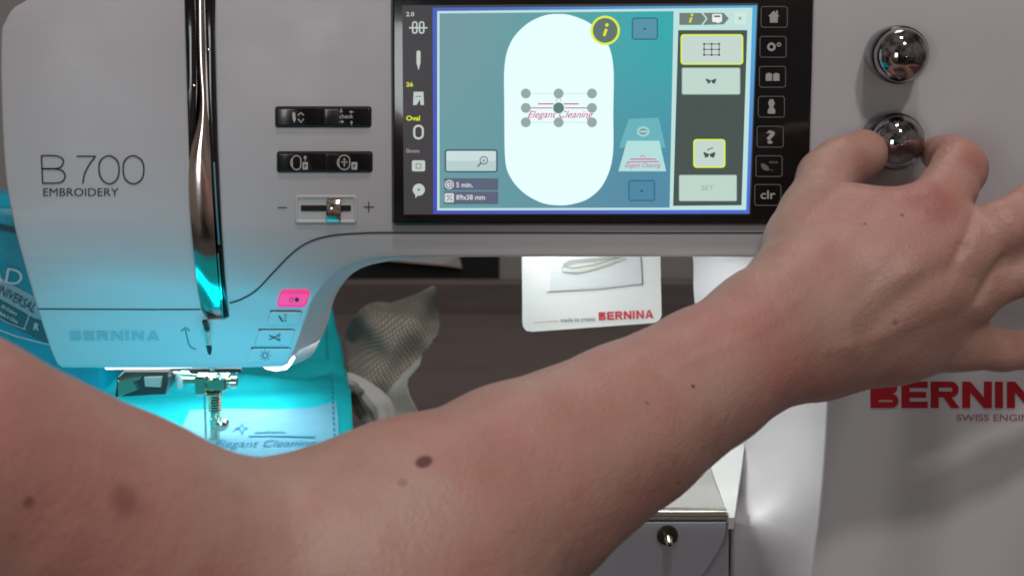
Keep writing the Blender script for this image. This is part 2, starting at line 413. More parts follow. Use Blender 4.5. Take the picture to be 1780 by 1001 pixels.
# rocker buttons (below) ------------------------------------------------------
def rocker(x0, y0, x1, y1, xm):
    h = slab(rr(x0, y0, x1, y1, 5), -0.0004, 0.004, 'button_frame', M_BLACKM, MC, 1.5, 2)
    a = slab(rr(x0+2.5, y0+2.5, xm-0.8, y1-2.5, 3), -0.0016, 0.002, 'button', M_BLACK, MC, 2.5)
    b = slab(rr(xm+0.8, y0+2.5, x1-2.5, y1-2.5, 3), -0.0016, 0.002, 'button', M_BLACK, MC, 2.5)
    return a, b
fi = front(-0.0019)
a, b = rocker(478, 185, 646, 222, 561)
g = MBx(); g.poly([(509, 195), (513, 196), (514, 208), (511.5, 214), (509, 208), (508, 199)], fi)
g.strip([(518, 201), (523, 196), (528, 201)], 1.8, fi); g.strip([(518, 207), (523, 213), (528, 207)], 1.8, fi); g.build('icon', M_ICON, a)
g = MBx()
for (x, y, dx, dy) in ((593, 192, 0, 5), (612, 195, -5, 0), (593, 212, 5, 0), (611, 215, 0, -5)):
    g.strip([(x-dx*0.6, y-dy*0.6), (x+dx*0.4, y+dy*0.4)], 1.4, fi)
    g.poly([(x+dx, y+dy), (x+dx*.2+dy*.55, y+dy*.2+dx*.55), (x+dx*.2-dy*.55, y+dy*.2-dx*.55)], fi)
g.build('icon', M_ICON, b); text('check', 590, 614, 206, 7.5, fi, M_ICON, b, 'icon', off=0.01)
a, b = rocker(481, 263, 648, 300, 563)
g = MBx(); g.strip(rr(508, 271, 523, 295, 7), 1.6, fi, True); g.strip([(507, 276), (505, 283), (507, 290)], 1.5, fi)
g.poly(rr(526, 282, 535, 295, 1.5), fi); g.strip([(530.5, 280), (530.5, 273)], 1.6, fi); g.poly([(527, 275), (530.5, 270.5), (534, 275)], fi); g.build('icon', M_ICON, a)
text('P', 528.5, 533, 293, 8, front(-0.0021), M_BLACKM, a, 'icon', off=0.01)
g = MBx(); g.strip(rr(589, 270, 608, 295, 9), 1.6, fi, True); g.strip([(588, 276), (586, 283), (588, 290)], 1.5, fi)
g.strip([(593, 282), (605, 282)], 1.3, fi); g.strip([(598.5, 275), (598.5, 290)], 1.3, fi)
for dx, dy in ((5, 0), (-5, 0), (0, 6), (0, -6)): g.poly([(598.5+dx*1.1, 282+dy*1.1), (598.5+dx*.6+dy*.4, 282+dy*.6+dx*.4), (598.5+dx*.6-dy*.4, 282+dy*.6-dx*.4)], fi)
g.poly(rr(611, 282, 621, 295, 1.5), fi); g.build('icon', M_ICON, b)
text('P', 613.5, 618, 293, 8, front(-0.0021), M_BLACKM, b, 'icon', off=0.01)
# speed slider ----------------------------------------------------------
o_ = rr(513, 339, 621, 388, 6)
fr_ = prism([off(o_, -0.0002), off(inset(o_, 1.2), -0.0010), off(inset(o_, 4), -0.0010), off(inset(o_, 6), -0.00025)], 'slider_surround', M_BODY2, MC, True, False, True)
g = MBx(); g.poly(rr(523, 357, 610, 367, 1.5), front(-0.0006)); g.build('slider_slot', M_BLACKM, MC)
sk = empty('speed_slider', P(581, 366, 0)); sk.parent = MC
sl = P(581, 366, 0)
prof = [(-21, 0.3), (-19, 4), (-12, 8), (-4, 9.5), (4, 9.5), (12, 8), (19, 4), (21, 0.3)]
pw = PX(0, 1.0)
rgs = []
for yy, dp in prof:
    c = P(581, 366+yy, 0); hw = 12.0
    rgs.append([c+Vector((sx*hw*pw, -(dp*pw*s)-0.0006, 0)) for sx, s in ((-1, 0), (-1, 0.85), (-0.85, 1), (0.85, 1), (1, 0.85), (1, 0))])
prism(rgs, 'slider_grip', M_CHROME, sk).data.set_sharp_from_angle(angle=0.9)
g = MBx(); g.strip([(483, 361), (499, 361)], 1.7, f2); g.build('minus_mark', M_INK, MC); g = MBx(); g.strip([(632, 360), (650, 360)], 1.8, f2); g.strip([(641, 351), (641, 369)], 1.8, f2); g.build('plus_mark', M_INK, MC)
# four lower buttons ------------------------------------------------------
M_PINK = mat('pink_button', (0.95, 0.03, 0.24), rough=0.35, emit=0)
pb = M_PINK.node_tree.nodes['Principled BSDF']; pb.inputs['Emission Color'].default_value = (0.9, 0.02, 0.2, 1); pb.inputs['Emission Strength'].default_value = 0.75
o_ = rr(484, 503, 536, 534, 8, skew=-0.28)
pk = slab(o_, -0.0012, 0.003, 'start_button', M_PINK, MC, 4)
g = MBx(); g.strip(rr(490, 508, 530, 528, 5, skew=-0.28), 1.2, front(-0.0015), True); g.build('rim', mat('pink_light', (1, 0.16, 0.42), rough=.3), pk)
g = MBx(); g.poly(circ(516, 521, 4), front(-0.0016)); g.strip(circ(506, 521, 3.4, 20), 1, front(-0.0016), True); g.build('icon', M_INK, pk)
for (x0, y0, x1, y1, ic) in ((466, 541, 522, 565, 0), (446, 573, 510, 600, 1), (433, 605, 503, 630, 2)):
    o_ = rr(x0, y0, x1, y1, 5, skew=-0.35)
    bt = slab(o_, -0.0009, 0.003, 'button', M_BODY, MC, 2)
    g = MBx(); k_ = len(o_); g.strip([p for p in o_ if p[1] < y0+3], 2.0, front(-0.0003)); g.strip([(x0+3, y0-0.5), (x1-1, y0-0.5)], 2.2, front(-0.0003)); g.build('button_gap', M_GROOVE, bt)
    g = MBx(); ff = front(-0.0012); cx, cy = (x0+x1)/2-1, (y0+y1)/2
    if ic == 0:
        g.strip([(cx-8, cy-4), (cx-4, cy+3), (cx-1, cy+6)], 2.6, ff); g.strip([(cx+1, cy-5), (cx+5, cy-5)], 1.3, ff); g.strip([(cx+1, cy), (cx+5, cy)], 1.3, ff); g.strip([(cx+1, cy+5), (cx+5, cy+5)], 1.3, ff)
    elif ic == 1:
        g.strip([(cx-9, cy-4), (cx+7, cy+4)], 1.5, ff); g.strip([(cx-9, cy+4), (cx+7, cy-4)], 1.5, ff); g.strip(circ(cx+8, cy-4, 2, 10), 1.2, ff, True); g.strip(circ(cx+8, cy+4, 2, 10), 1.2, ff, True)
    else:
        g.strip(circ(cx-6, cy, 4.6, 16), 1.3, ff, True)
        for k in range(8):
            a = k*math.pi/4; g.strip([(cx-6+7*math.cos(a), cy+7*math.sin(a)), (cx-6+9.5*math.cos(a), cy+9.5*math.sin(a))], 1.3, ff)
    g.build('icon', M_INK, bt)
# LED bars under the head ------------------------------------------------
M_LED = mat('led_white', (1, 1, 1), emit=2.2)
o_ = [(175, 638), (332, 638), (331, 643), (260, 645), (180, 646)]
prism([off(o_, 0.004), off(o_, 0.02)], 'led_bar', M_LED, MC, False)
o_ = [(447, 637), (500, 634), (503, 640), (495, 648), (476, 651), (458, 647)]
prism([off(o_, 0.006), off(o_, 0.02)], 'led_bar', M_LED, MC, False)
c = P(330, 640, 0)
def led_or_fill(loc, tgt, sx, sy, pw_, col, spread=math.pi): 
    o = area('led_and_fill_lamp', loc, tgt, sx, pw_, col, sy, spread); return o
led_or_fill(c+Vector((-0.01, 0.065, -0.004)), c+Vector((-0.01, 0.06, -0.2)), 0.14, 0.04, 0.085, (0.90, 0.98, 1.0))
led_or_fill(c+Vector((0.02, 0.10, -0.004)), c+Vector((0.03, 0.22, -0.2)), 0.06, 0.03, 0.12, (0.9, 0.98, 1.0))
led_or_fill(P(290, 712, -0.04), P(280, 660, 0.02), 0.17, 0.015, 0.058, (0.0, 0.72, 1.0))  # added cyan lamp, stands in for light bounced off the teal garment
led_or_fill(P(1010, 447, 0)+Vector((0, 0.06, -0.002)), P(1010, 447, 0)+Vector((0.03, 0.065, -0.2)), 0.20, 0.012, 0.17, (0.95, 1.0, 0.98))

def heavy(word, x0, x1, yb_, h, mp, m, parent, name, st=0.27, gap=0.16, rot=0):
    W = {'B': .98, 'E': .92, 'R': 1.0, 'N': 1.04, 'I': .32, 'A': 1.1}
    tot = sum(W[c] for c in word)+gap*(len(word)-1); k = (x1-x0)/tot; hs = h*st; vs_ = k*st*1.05
    cr_, sr_ = math.cos(math.radians(rot)), math.sin(math.radians(rot)); x = 0; q = MBx(); lev = [0]
    def M(u, v): return mp(x0+u*cr_+v*sr_, yb_+u*sr_-v*cr_)
    for c in word:
        w_ = W[c]*k; a, b = x, x+w_
        R_ = lambda u0, v0, u1, v1: q.poly([(u0, v0), (u1, v0), (u1, v1), (u0, v1)], M)
        def bowl(v0, v1, xr):
            r_ = (v1-v0)/2; ou = [(xr-r_+r_*math.cos(t), (v0+v1)/2+r_*math.sin(t)) for t in [math.radians(d) for d in range(-90, 91, 15)]]
            ri = r_-hs*.85; rx = max(r_-vs_, r_*.2); inn = [(xr-r_+rx*math.cos(t), (v0+v1)/2+ri*math.sin(t)) for t in [math.radians(d) for d in range(-90, 91, 15)]]
            ou = [(a+vs_, v0)]+ou+[(a+vs_, v1)]; inn = [(a+vs_, v0+hs*.85)]+inn+[(a+vs_, v1-hs*.85)]
            for i in range(len(ou)-1): q.poly([ou[i], ou[i+1], inn[i+1], inn[i]], M)
        if c in 'BERNI': R_(a, 0, a+vs_, h)
        if c == 'E':
            R_(a+vs_, 0, b, hs*.9); R_(a+vs_, h-hs*.9, b, h); R_(a+vs_, h/2-hs*.42, b-w_*.06, h/2+hs*.42)
        if c == 'B': bowl(0, h*.54, b); bowl(h*.54-hs*.85+hs*.85, h, b-w_*.04)
        if c == 'R':
            bowl(h*.40, h, b-w_*.02); q.poly([(a+w_*.45, h*.40), (a+w_*.45+vs_, h*.40), (b+w_*.02, 0), (b-vs_*1.05, 0)], M)
        if c == 'N': R_(b-vs_, 0, b, h); q.poly([(a+vs_, h), (a+vs_, h-hs*1.5), (b-vs_, 0), (b-vs_, hs*1.5)], M)
        if c == 'A':
            m_x = (a+b)/2; q.poly([(a, 0), (a+vs_*1.05, 0), (m_x, h*.82), (m_x-vs_*.55, h)], M); q.poly([(b, 0), (b-vs_*1.05, 0), (m_x, h*.82), (m_x+vs_*.55, h)], M)
            q.poly([(m_x-vs_*.55, h), (m_x, h*.82), (m_x+vs_*.55, h)], M); q.poly([(a+w_*.24, h*.18), (b-w_*.24, h*.18), (b-w_*.30, h*.38), (a+w_*.30, h*.38)], M)
        x = b+gap*k
    return q.build(name, m, parent)
heavy('BERNINA', 121, 277, 592, 16, f2, M_TEXTB, MC, 'faint_lettering', gap=.2)
led_or_fill(P(1120, 449, 0)+Vector((0, 0.08, -0.004)), P(1400, 900, 0.05), 0.06, 0.02, 0.036, (0.95, 1.0, 0.97), math.radians(120))  # extra lamp added under the arm to brighten the column's inner side
# brand on the column ------------------------------------------------------
heavy('BERNINA', 1513, 1862, 709, 46, f2, M_RED, MC, 'brand_lettering', gap=.10)
text('SWISS ENGINEERING', 1663, 1863, 731, 12, f2, M_REDT, MC, 'tagline_lettering', off=0.004)
# knobs ----------------------------------------------------------------
KR = PX(0, 48)
def knob(cx, cy):
    e = P(cx, cy, 0)
    kb = lathe(e+Vector((0, -0.0003, 0)), (0, -1, 0), [(0, KR*0.93), (0.003, KR*0.96), (0.012, KR), (0.0165, KR*.99), (0.0175, KR*0.95)], 56, 'dial', M_BLACK, MC)
    lathe(e+Vector((0, -0.0178, 0)), (0, -1, 0), [(0, KR*0.93), (0.001, KR*0.925)]+[(0.001+0.0095*math.sin(a), KR*0.91*math.cos(a)) for a in [math.radians(q) for q in range(4, 90, 6)]]+[(0.0107, 0.0001)], 56, 'dial_cap', M_CHROME2, kb)
    return kb
knob(1549, 93); knob(1542, 240)

# ------------------------------------------------------------------ SCREEN
def tp(x, y): return (x, y)
scr = slab([(683, -6), (1411, -6), (1409, 120), (1404, 270), (1399, 382), (1394, 388), (689, 388), (685, 383)], -0.0045, 0.004, 'screen_unit', M_BLACK, MC, 4)
rim = MBx(); rim.strip([(681, -6), (683, 386), (688, 390.5), (1394, 390.5), (1401, 384), (1406, 270), (1413, -6)], 3, front(-0.0004)); rim.build('screen_rim', mat('grey_rim', (0.16, 0.15, 0.16), rough=.4), scr)
Ys = [-0.0047-0.00012*k for k in range(9)]
def E(name, rgb, s=1.0, **k): return mat('lcd_'+name, srgb(rgb), emit=s, rough=0.3, **k)
def lcd(pts, rgb, lev, name='screen_area', grad=None, parent=None, key=None, nz=0.0):
    m = E(key or ('%d_%d_%d' % rgb), rgb, noise=nz, nscale=25)
    g = MBx(); g.poly(pts, front(Ys[lev])); return g.build(name, m, parent or disp)
def gradmat(name, c00, c10, c01, c11, x0, y0, x1, y1):
    """what the display itself shows: a printed colour blend over its area"""
    m = E(name, c00); nt = m.node_tree; b = nt.nodes['Principled BSDF']
    tc = nt.nodes.new('ShaderNodeTexCoord'); sp = nt.nodes.new('ShaderNodeSeparateXYZ'); nt.links.new(tc.outputs['Object'], sp.inputs[0])
    A = P(x0, y0, Ys[1]); B = P(x1, y1, Ys[1])
    def rng(o, a, b_):
        r = nt.nodes.new('ShaderNodeMapRange'); r.inputs[1].default_value = a; r.inputs[2].default_value = b_; r.interpolation_type = 'SMOOTHSTEP'; nt.links.new(o, r.inputs[0]); return r.outputs[0]
    u = rng(sp.outputs[0], A.x, B.x); v = rng(sp.outputs[2], A.z, B.z)
    def mix(f, a, b_):
        mx = nt.nodes.new('ShaderNodeMix'); mx.data_type = 'RGBA'; nt.links.new(f, mx.inputs[0])
        for i, c in ((6, a), (7, b_)):
            if isinstance(c, tuple): mx.inputs[i].default_value = (*srgb(c), 1)
            else: nt.links.new(c, mx.inputs[i])
        return mx.outputs[2]
    t = mix(u, c00, c10); bo = mix(u, c01, c11); nt.links.new(mix(v, t, bo), b.inputs['Emission Color']); return m
disp = MBx().poly([(699, 10), (1318, 6), (1304, 373), (702, 373)], front(Ys[0])).build('display', E('base', (62, 60, 64)), MC)
g = MBx(); g.poly([(752, 14), (1316, 10), (1302, 371), (753, 372)], front(Ys[1])); g.build('screen_glow', gradmat('glow', (70, 95, 185), (80, 170, 215), (70, 80, 180), (75, 110, 215), 755, 14, 1305, 372), disp)
lcd([(760, 20), (1308, 14), (1297, 365), (760, 366)], (190, 225, 222), 2, 'screen_frame')
g = MBx(); g.poly([(764, 24), (1171, 20), (1164, 361), (764, 362)], front(Ys[3])); g.build('hoop_view', gradmat('teal', (112, 152, 158), (54, 168, 172), (102, 154, 160), (84, 136, 164), 764, 24, 1171, 361), disp)
ov = cr([(877, 115), (889, 72), (915, 43), (945, 28), (970, 25), (995, 28), (1028, 43), (1054, 72), (1066, 115), (1066, 195), (1065, 272), (1050, 318), (1025, 344), (995, 355), (968, 357), (940, 352), (910, 335), (887, 308), (878, 275), (877, 195)], 5, True)
lcd(ov, (232, 255, 254), 4, 'hoop_shape')
# selection box
g = MBx()
for y in (163, 188, 213): g.strip([(914, y), (1029, y)], 1.0, front(Ys[5]))
g.build('guide_line', E('gl', (200, 215, 215)), disp)
M_MAG = E('mag', (196, 92, 142)); M_MAG2 = E('mag2', (208, 55, 132))
g = MBx(); g.strip([(935, 181), (1006, 181)], 2.2, front(Ys[5])); g.strip([(920, 188), (1022, 188)], 1.8, front(Ys[6])); g.strip([(966, 176), (971, 169), (976, 176)], 1.2, front(Ys[5])); g.build('design_line', M_MAG, disp)
text('Elegant Cleaning', 917, 1028, 205, 12.5, front(Ys[5]), M_MAG2, disp, 'design_lettering', shear=0.45, off=0.004)
for y in (163, 188, 213):
    for x in (914, 971, 1029):
        if (x, y) == (971, 188):
            lcd(circ(x, y, 11.5), (225, 245, 240), 7, 'handle_ring'); lcd(circ(x, y, 9.5), (90, 130, 125), 8, 'handle')
        else: lcd(circ(x, y, 8.6), (150, 168, 164), 7, 'handle')
# info badge
lcd(circ(1052, 53.5, 25.5, 40), (225, 240, 60), 6, 'info_badge'); lcd(circ(1052, 53.5, 21.5, 40), (96, 116, 112), 7, 'info_badge')
g = MBx(); g.strip([(1054, 51), (1050, 63)], 4.5, front(Ys[8])); g.poly(circ(1055, 44, 3), front(Ys[8])); g.build('info_letter', E('yel', (230, 235, 30)), disp)
def btn(x0, y0, x1, y1, fill, edge, r=5, name='screen_button', lev=4, ew=2.5):
    lcd(rr(x0, y0, x1, y1, r), edge, lev, name); return lcd(rr(x0+ew, y0+ew, x1-ew, y1-ew, max(1, r-ew)), fill, lev+1, name)
btn(1098, 31, 1144, 70, (86, 146, 166), (48, 112, 134)); btn(1092, 313, 1139, 350, (76, 134, 162), (50, 106, 136))
g = MBx(); g.strip([(1118, 51), (1123, 51)], 2, front(Ys[6])); g.build('icon', E('dk', (30, 50, 60)), disp); g = MBx(); g.strip([(1113, 332), (1118, 332)], 2, front(Ys[6])); g.build('icon', E('dk', (30, 50, 60)), disp)
lcd([(1093, 207), (1145, 205), (1157, 257), (1076, 257)], (104, 178, 188), 4, 'layer_shape'); lcd(circ(1118, 229, 11, 24, 9), (165, 208, 208), 5, 'icon'); lcd(circ(1118, 229, 7, 20, 5.5), (110, 160, 165), 6, 'icon')
g = MBx(); g.strip([(1113, 229), (1124, 229)], 1.6, front(Ys[7])); g.build('icon', E('wh', (230, 240, 240)), disp)
lcd([(1090, 245), (1146, 245), (1158, 298), (1075, 298)], (178, 222, 220), 5, 'layer_shape')
g = MBx(); g.strip([(1095, 277), (1140, 277)], 1.8, front(Ys[6])); g.strip([(1090, 282), (1146, 281)], 1.5, front(Ys[6])); g.strip([(1113, 274), (1117, 270), (1121, 274)], 1.3, front(Ys[6])); g.build('design_line', M_MAG2, disp)
text('Elegant Cleaning', 1086, 1147, 291, 8, front(Ys[7]), M_MAG2, disp, 'design_lettering', shear=0.4, off=0.0)
# zoom button, info bars
btn(773, 260, 865, 300, (182, 204, 204), (58, 84, 100)); lcd(rr(776, 263, 862, 280, 3), (200, 220, 218), 6)
g = MBx(); g.strip(circ(841, 279, 6.5, 20), 1.8, front(Ys[7]), True); g.strip([(836, 284), (830, 290)], 2.6, front(Ys[7])); g.strip([(838.5, 279), (843.5, 279)], 1.3, front(Ys[7])); g.strip([(841, 276.5), (841, 281.5)], 1.3, front(Ys[7])); g.build('icon', E('dg', (96, 106, 106)), disp)
lcd([(772, 310), (866, 310), (866, 331), (772, 331)], (92, 98, 122), 4, 'info_bar'); lcd([(772, 333), (866, 333), (866, 355), (772, 355)], (92, 98, 122), 4, 'info_bar')
M_LW = E('lw', (205, 212, 212))
g = MBx(); g.poly(circ(781, 321, 8), front(Ys[5])); g.poly(rr(773, 336, 789, 352, 2), front(Ys[5])); g.build('icon', M_LW, disp)
g = MBx(); g.strip(circ(781, 321, 5.2, 18), 1.4, front(Ys[6]), True); g.strip([(781, 317), (781, 321.5), (784, 323)], 1.3, front(Ys[6])); g.strip([(777, 341), (780, 341)], 2, front(Ys[6])); g.strip([(783, 347), (786, 347)], 2, front(Ys[6])); g.strip([(777, 349), (785, 339)], 1.2, front(Ys[6])); g.build('icon', E('bd', (70, 78, 100)), disp)
text('5 min.', 793, 822, 326, 9.5, front(Ys[5]), M_LW, disp, 'screen_lettering', off=0.02)
text('89x38 mm', 793, 843, 347.5, 9.5, front(Ys[5]), M_LW, disp, 'screen_lettering', off=0.02)
# left column icons
M_IC = E('icl', (188, 200, 192)); M_Y = E('yl', (215, 225, 35)); lv = front(Ys[3])
text('2.0', 706, 720, 29, 8, lv, M_IC, disp, 'screen_lettering', off=0.02)
g = MBx()
for x in (721, 733): g.strip(rr(x-3.6, 39, x+3.6, 58, 3), 2.6, lv, True)
g.strip([(711, 49), (743, 49)], 2.6, lv)
g.poly([(724, 90), (727.5, 88), (731, 90), (731, 110), (727.5, 123), (724, 110)], lv)
g.poly([(719, 160), (736, 160), (737, 183), (731, 183), (730, 173), (725, 173), (724, 183), (718, 183)], lv)
g.strip(rr(720, 219, 735, 241, 7), 3.6, lv, True); g.poly(rr(716, 279, 739, 298, 3), lv); g.poly(circ(728, 330, 10.5), lv); g.poly([(722, 337), (727, 339), (722, 345)], lv)
g.build('icon', M_IC, disp)
g = MBx(); l2 = front(Ys[4]); g.poly(circ(728, 330, 2), l2); g.build('icon', E('icd', (90, 96, 92)), disp); g = MBx(); g.strip(rr(723.5, 285, 731.5, 293, 1), 1.2, l2, True); g.build('icon', E('icd', (90, 96, 92)), disp); g = MBx();  g.strip([(722, 168), (733, 168)], 1.3, l2); g.build('icon', E('icd', (90, 96, 92)), disp)
text('26', 706, 718, 151, 8, lv, M_Y, disp, 'screen_lettering', off=0.03); text('Oval', 706, 730, 210, 9, lv, M_Y, disp, 'screen_lettering', off=0.03)
text('0mm', 706, 729, 266, 7.5, lv, E('gr', (150, 150, 155)), disp, 'screen_lettering', off=0.015)
# right panel
lcd([(1179, 53), (1299, 53), (1289, 357), (1170, 358)], (70, 82, 78), 3, 'side_panel')
HD = (112, 126, 120)
lcd([(1181, 23), (1219, 23), (1227, 33), (1219, 44), (1181, 44)], HD, 3, 'breadcrumb'); lcd([(1222, 23), (1258, 23), (1267, 33), (1258, 43), (1222, 44), (1230, 33)], HD, 3, 'breadcrumb')
g = MBx(); g.strip([(1202, 31), (1199, 40)], 3.6, front(Ys[4])); g.poly(circ(1203, 26.5, 2.3), front(Ys[4])); g.build('info_letter', M_Y, disp)
g = MBx(); g.poly(rr(1238, 25, 1255, 39, 2), front(Ys[4])); g.poly([(1246, 33), (1253, 36), (1250, 41), (1245, 40)], front(Ys[5])); g.build('icon', E('icw', (235, 240, 235)), disp)
g = MBx(); g.strip([(1241, 29), (1252, 29)], 3, front(Ys[6])); g.build('icon', E('icg', (90, 100, 95)), disp)
lcd(rr(1277, 22, 1297, 43, 2), (205, 232, 222), 3, 'screen_button'); text('x', 1283, 1290, 35, 8, front(Ys[4]), E('xk', (70, 85, 80)), disp, 'screen_lettering')
YEL = (222, 240, 70); PAL = (196, 214, 206)
btn(1183, 60, 1292, 113, PAL, YEL, 6); btn(1185, 118, 1287, 165, (190, 214, 204), (150, 172, 165), 3, ew=1.2)
btn(1205, 242, 1261, 292, PAL, YEL, 6); btn(1180, 304, 1281, 350, (188, 212, 202), (150, 172, 165), 3, ew=1.2)
M_DG = E('dgr', (66, 82, 78))
g = MBx(); l6 = front(Ys[6])
for i in range(3):
    g.strip([(1224, 77+i*9.5), (1250, 77+i*9.5)], 1.4, l6); g.strip([(1224+i*13, 77), (1224+i*13, 96)], 1.4, front(Ys[7]))
    for j in range(3): g.poly(circ(1224+i*13, 77+j*9.5, 2, 10), front(Ys[8]))
def fly(cx, cy, s):
    for d in (-1, 1):
        g.poly([(cx, cy-2*s), (cx+d*10*s, cy-6*s), (cx+d*11*s, cy-2*s), (cx+d*7*s, cy+1*s), (cx+d*8*s, cy+5*s), (cx+d*2*s, cy+3*s)], l6)
g.build('icon', M_DG, disp); g = MBx(); fly(1236, 142, 0.85); g.build('icon', M_DG, disp); g = MBx(); fly(1233, 270, 0.95); g.strip([(1229, 262), (1233, 259), (1240, 257)], 1.6, l6)
g.build('icon', M_DG, disp)
text('SET', 1219, 1240, 331, 9, l6, E('st', (150, 168, 160)), disp, 'screen_lettering')
# touch keys on the black bezel
M_KEY = mat('key_print', (0.20, 0.20, 0.19), rough=.5); M_KEYB = mat('key_print_bright', (0.52, 0.50, 0.48), rough=.5)
cs = [(1346, 30), (1344, 82), (1343, 134), (1341, 186), (1339, 238), (1337, 289), (1335, 339)]
kf = front(-0.0049); kf2 = front(-0.0050)
for i, (x, y) in enumerate(cs):
    g = MBx(); g.strip(rr(x-23, y-18, x+22.5, y+18, 4), 1.3, kf, True); k = g.build('touch_key', M_KEY, MC)
    g = MBx()
    if i == 0: g.poly([(x-11, y-1), (x-1, y-11), (x+3, y-7), (x+3, y-11), (x+6, y-11), (x+6, y-4), (x+9, y-1), (x+6, y-1), (x+6, y+10), (x-8, y+10), (x-8, y-1)], kf2)
    if i == 1: g.strip(circ(x-3, y, 5.5, 20), 4, kf2, True); g.strip(circ(x+10, y-4, 2.8, 16), 2, kf2, True)
    if i == 2: 
        for s in (-1, 1): g.poly([(x+s*1, y-5), (x+s*6, y-7), (x+s*12, y-5), (x+s*12, y+7), (x+s*1, y+7)], kf2)
    if i == 3: g.poly([(x-3, y-13), (x+3, y-13), (x+6, y-6), (x+3, y), (x+7, y+7), (x+6, y+12), (x-6, y+12), (x-7, y+7), (x-3, y), (x-6, y-6)], kf2)
    if i == 5: g.poly([(x-14, y-5), (x-8, y-4), (x-1, y+1), (x-1, y+8), (x-9, y+7), (x-14, y+1)], kf2); g.strip([(x-5, y+4), (x+7, y+8)], 1, kf2)
    if g.v: g.build('icon', M_KEYB if i != 5 else M_KEY, k)
    if i == 4: text('?', x-7, x+8, y+12, 24, kf2, M_KEYB, k, 'icon', off=0.03)
    if i == 5: text('eco', x, x+15, y-5, 5.5, kf2, M_KEY, k, 'icon', off=0.02)
    if i == 6: text('clr', x-13, x+13, y+7, 16, kf2, M_KEYB, k, 'icon', off=0.015)

# ------------------------------------------------------------------ bed (free arm)
zb = P(1200, 893, 0).z
def ext(p2, Y0, Y1, name, m): # outline at front plane pixels, straight extrusion
    return slab(p2, Y0, Y1, name, m, MC, 2, 2)
bf = [(700, 908), (1262, 908), (1262, 922), (1257, 940), (1246, 962), (1228, 990), (1206, 1020), (1150, 1060), (1150, 1250), (700, 1250)]
M_BED = mat('bed_plastic', (0.44, 0.45, 0.50), rough=.4, noise=.03, nscale=10)
ext(bf, 0.0, 0.12, 'bed_front', M_BED)
M_SIL = mat('brushed_metal', (0.72, 0.70, 0.62), rough=0.22, metal=1, rnoise=.05)
tube([P(700, 898, 0)+Vector((0, 0.004, 0)), P(1264, 898, 0)+Vector((0, 0.004, 0))], 0.0032, 'bed_trim', M_SIL, MC, 16)
g = MBx(); g.strip([(700, 905), (1262, 905)], 4, front(0.001)); g.build('bed_trim_gap', M_GROOVE, MC)
A = [(1010, 892), (1266, 892)]
top_ = [P(700, 896, 0.002), P(1266, 896, 0.002), PZ(1239, 823, zb+0.001), PZ(1200, 742, zb+0.001), PZ(700, 742, zb+0.001)]
top_ = [Vector((p.x, p.y, zb-0.001)) for p in top_]
prism([top_, [p-Vector((0, 0, 0.004)) for p in top_]], 'needle_plate', mat('plate_metal', (0.52, 0.51, 0.49), rough=.4, metal=.3, noise=.03, bump=.05), MC, False)
z0 = zb-0.0015
wt = [PZ(1267, 899, z0), PZ(1276, 899, z0), PZ(1296, 760, z0), PZ(1210, 745, z0), PZ(1239, 821, z0)]
M_WH = mat('bright_white_plastic', (0.74, 0.75, 0.73), rough=.35)
prism([wt, [p-Vector((0, 0, 0.006)) for p in wt]], 'bed_corner', M_WH, MC, False)
cb = [(1200, 906), (1274, 906), (1277, 940), (1277, 1255), (1200, 1255)]
slab(cb, 0.02, 0.12, 'bed_base', mat('lilac_plastic', (0.5, 0.5, 0.56), rough=.35), MC, 2, 2)
slab([(100, 960), (720, 960), (720, 1250), (100, 1250)], 0.0, 0.12, 'bed_base', M_BED, MC, 3, 2)
c = P(1160, 929, 0)+Vector((0, -0.0003, 0))
lathe(c, (0, -1, 0), [(0, PX(0, 19)), (0.0006, PX(0, 19)), (0.0008, PX(0, 17)), (0.0004, PX(0, 12)), (0.0003, 0.0001)], 32, 'socket_ring', mat('socket_dark', (0.06, 0.055, 0.045), rough=.35, metal=.6), MC)
lathe(c+Vector((0.0002, -0.0008, -0.0004)), (0, -1, -0.1), [(-0.001, PX(0, 8)), (0.004, PX(0, 8)), (0.005, PX(0, 6.5)), (0.008, PX(0, 6)), (0.0085, PX(0, 5))], 24, 'socket_pin', M_STEEL, MC)
lathe(c+Vector((0.0002, -0.0095, -0.0013)), (0, -1, -0.1), [(0, PX(0, 3.6)), (0.0004, PX(0, 3.2))], 16, 'socket_hole', M_BLACKM, MC)

box(Vector((-0.235, 0.05, 0.0035)), (0.20, 0.16, 0.127), 'module_base', M_BODY2, MC, 0.004)
box(Vector((-0.235, 0.255, -0.012)), (0.20, 0.24, 0.094), 'module_arm', M_BODY2, MC, 0.004)
# ------------------------------------------------------------------ needle assembly
NY = 0.045
def np_(x, y, d=0): return P(x, y, NY+d)
def npx(v): return PX(NY, v)
fp = front(-0.0008)
# threader rod down the face (in front)
rod = [(356, 558), (360, 575), (363, 600), (367, 625), (370, 645)]
for i in range(4):
    tube([P(*rod[i], -0.004+0.002*i), P(rod[i+1][0], rod[i+1][1]-3, -0.002+0.002*i)], PX(0, 5.2 if i % 2 == 0 else 4.4), 'threader_link', [M_BLACK, M_STEEL, M_BLACK, M_STEEL][i], MC)
box(np_(372, 662), (npx(52), 0.014, npx(26)), 'needle_clamp', M_STEEL, MC, 0.0012)
box(np_(352, 666, -0.004), (npx(20), 0.012, npx(34)), 'clamp_block', M_STEEL, MC, 0.001)
box(np_(372, 682, -0.004), (npx(30), 0.010, npx(7)), 'clamp_plate', M_STEEL, MC, 0.0008)
lathe(np_(360, 657, -0.009), (0, -1, 0), [(0, npx(6)), (0.002, npx(6)), (0.0026, npx(4.5)), (0.0027, 0.0001)], 18, 'clamp_bolt', M_STEEL, MC)
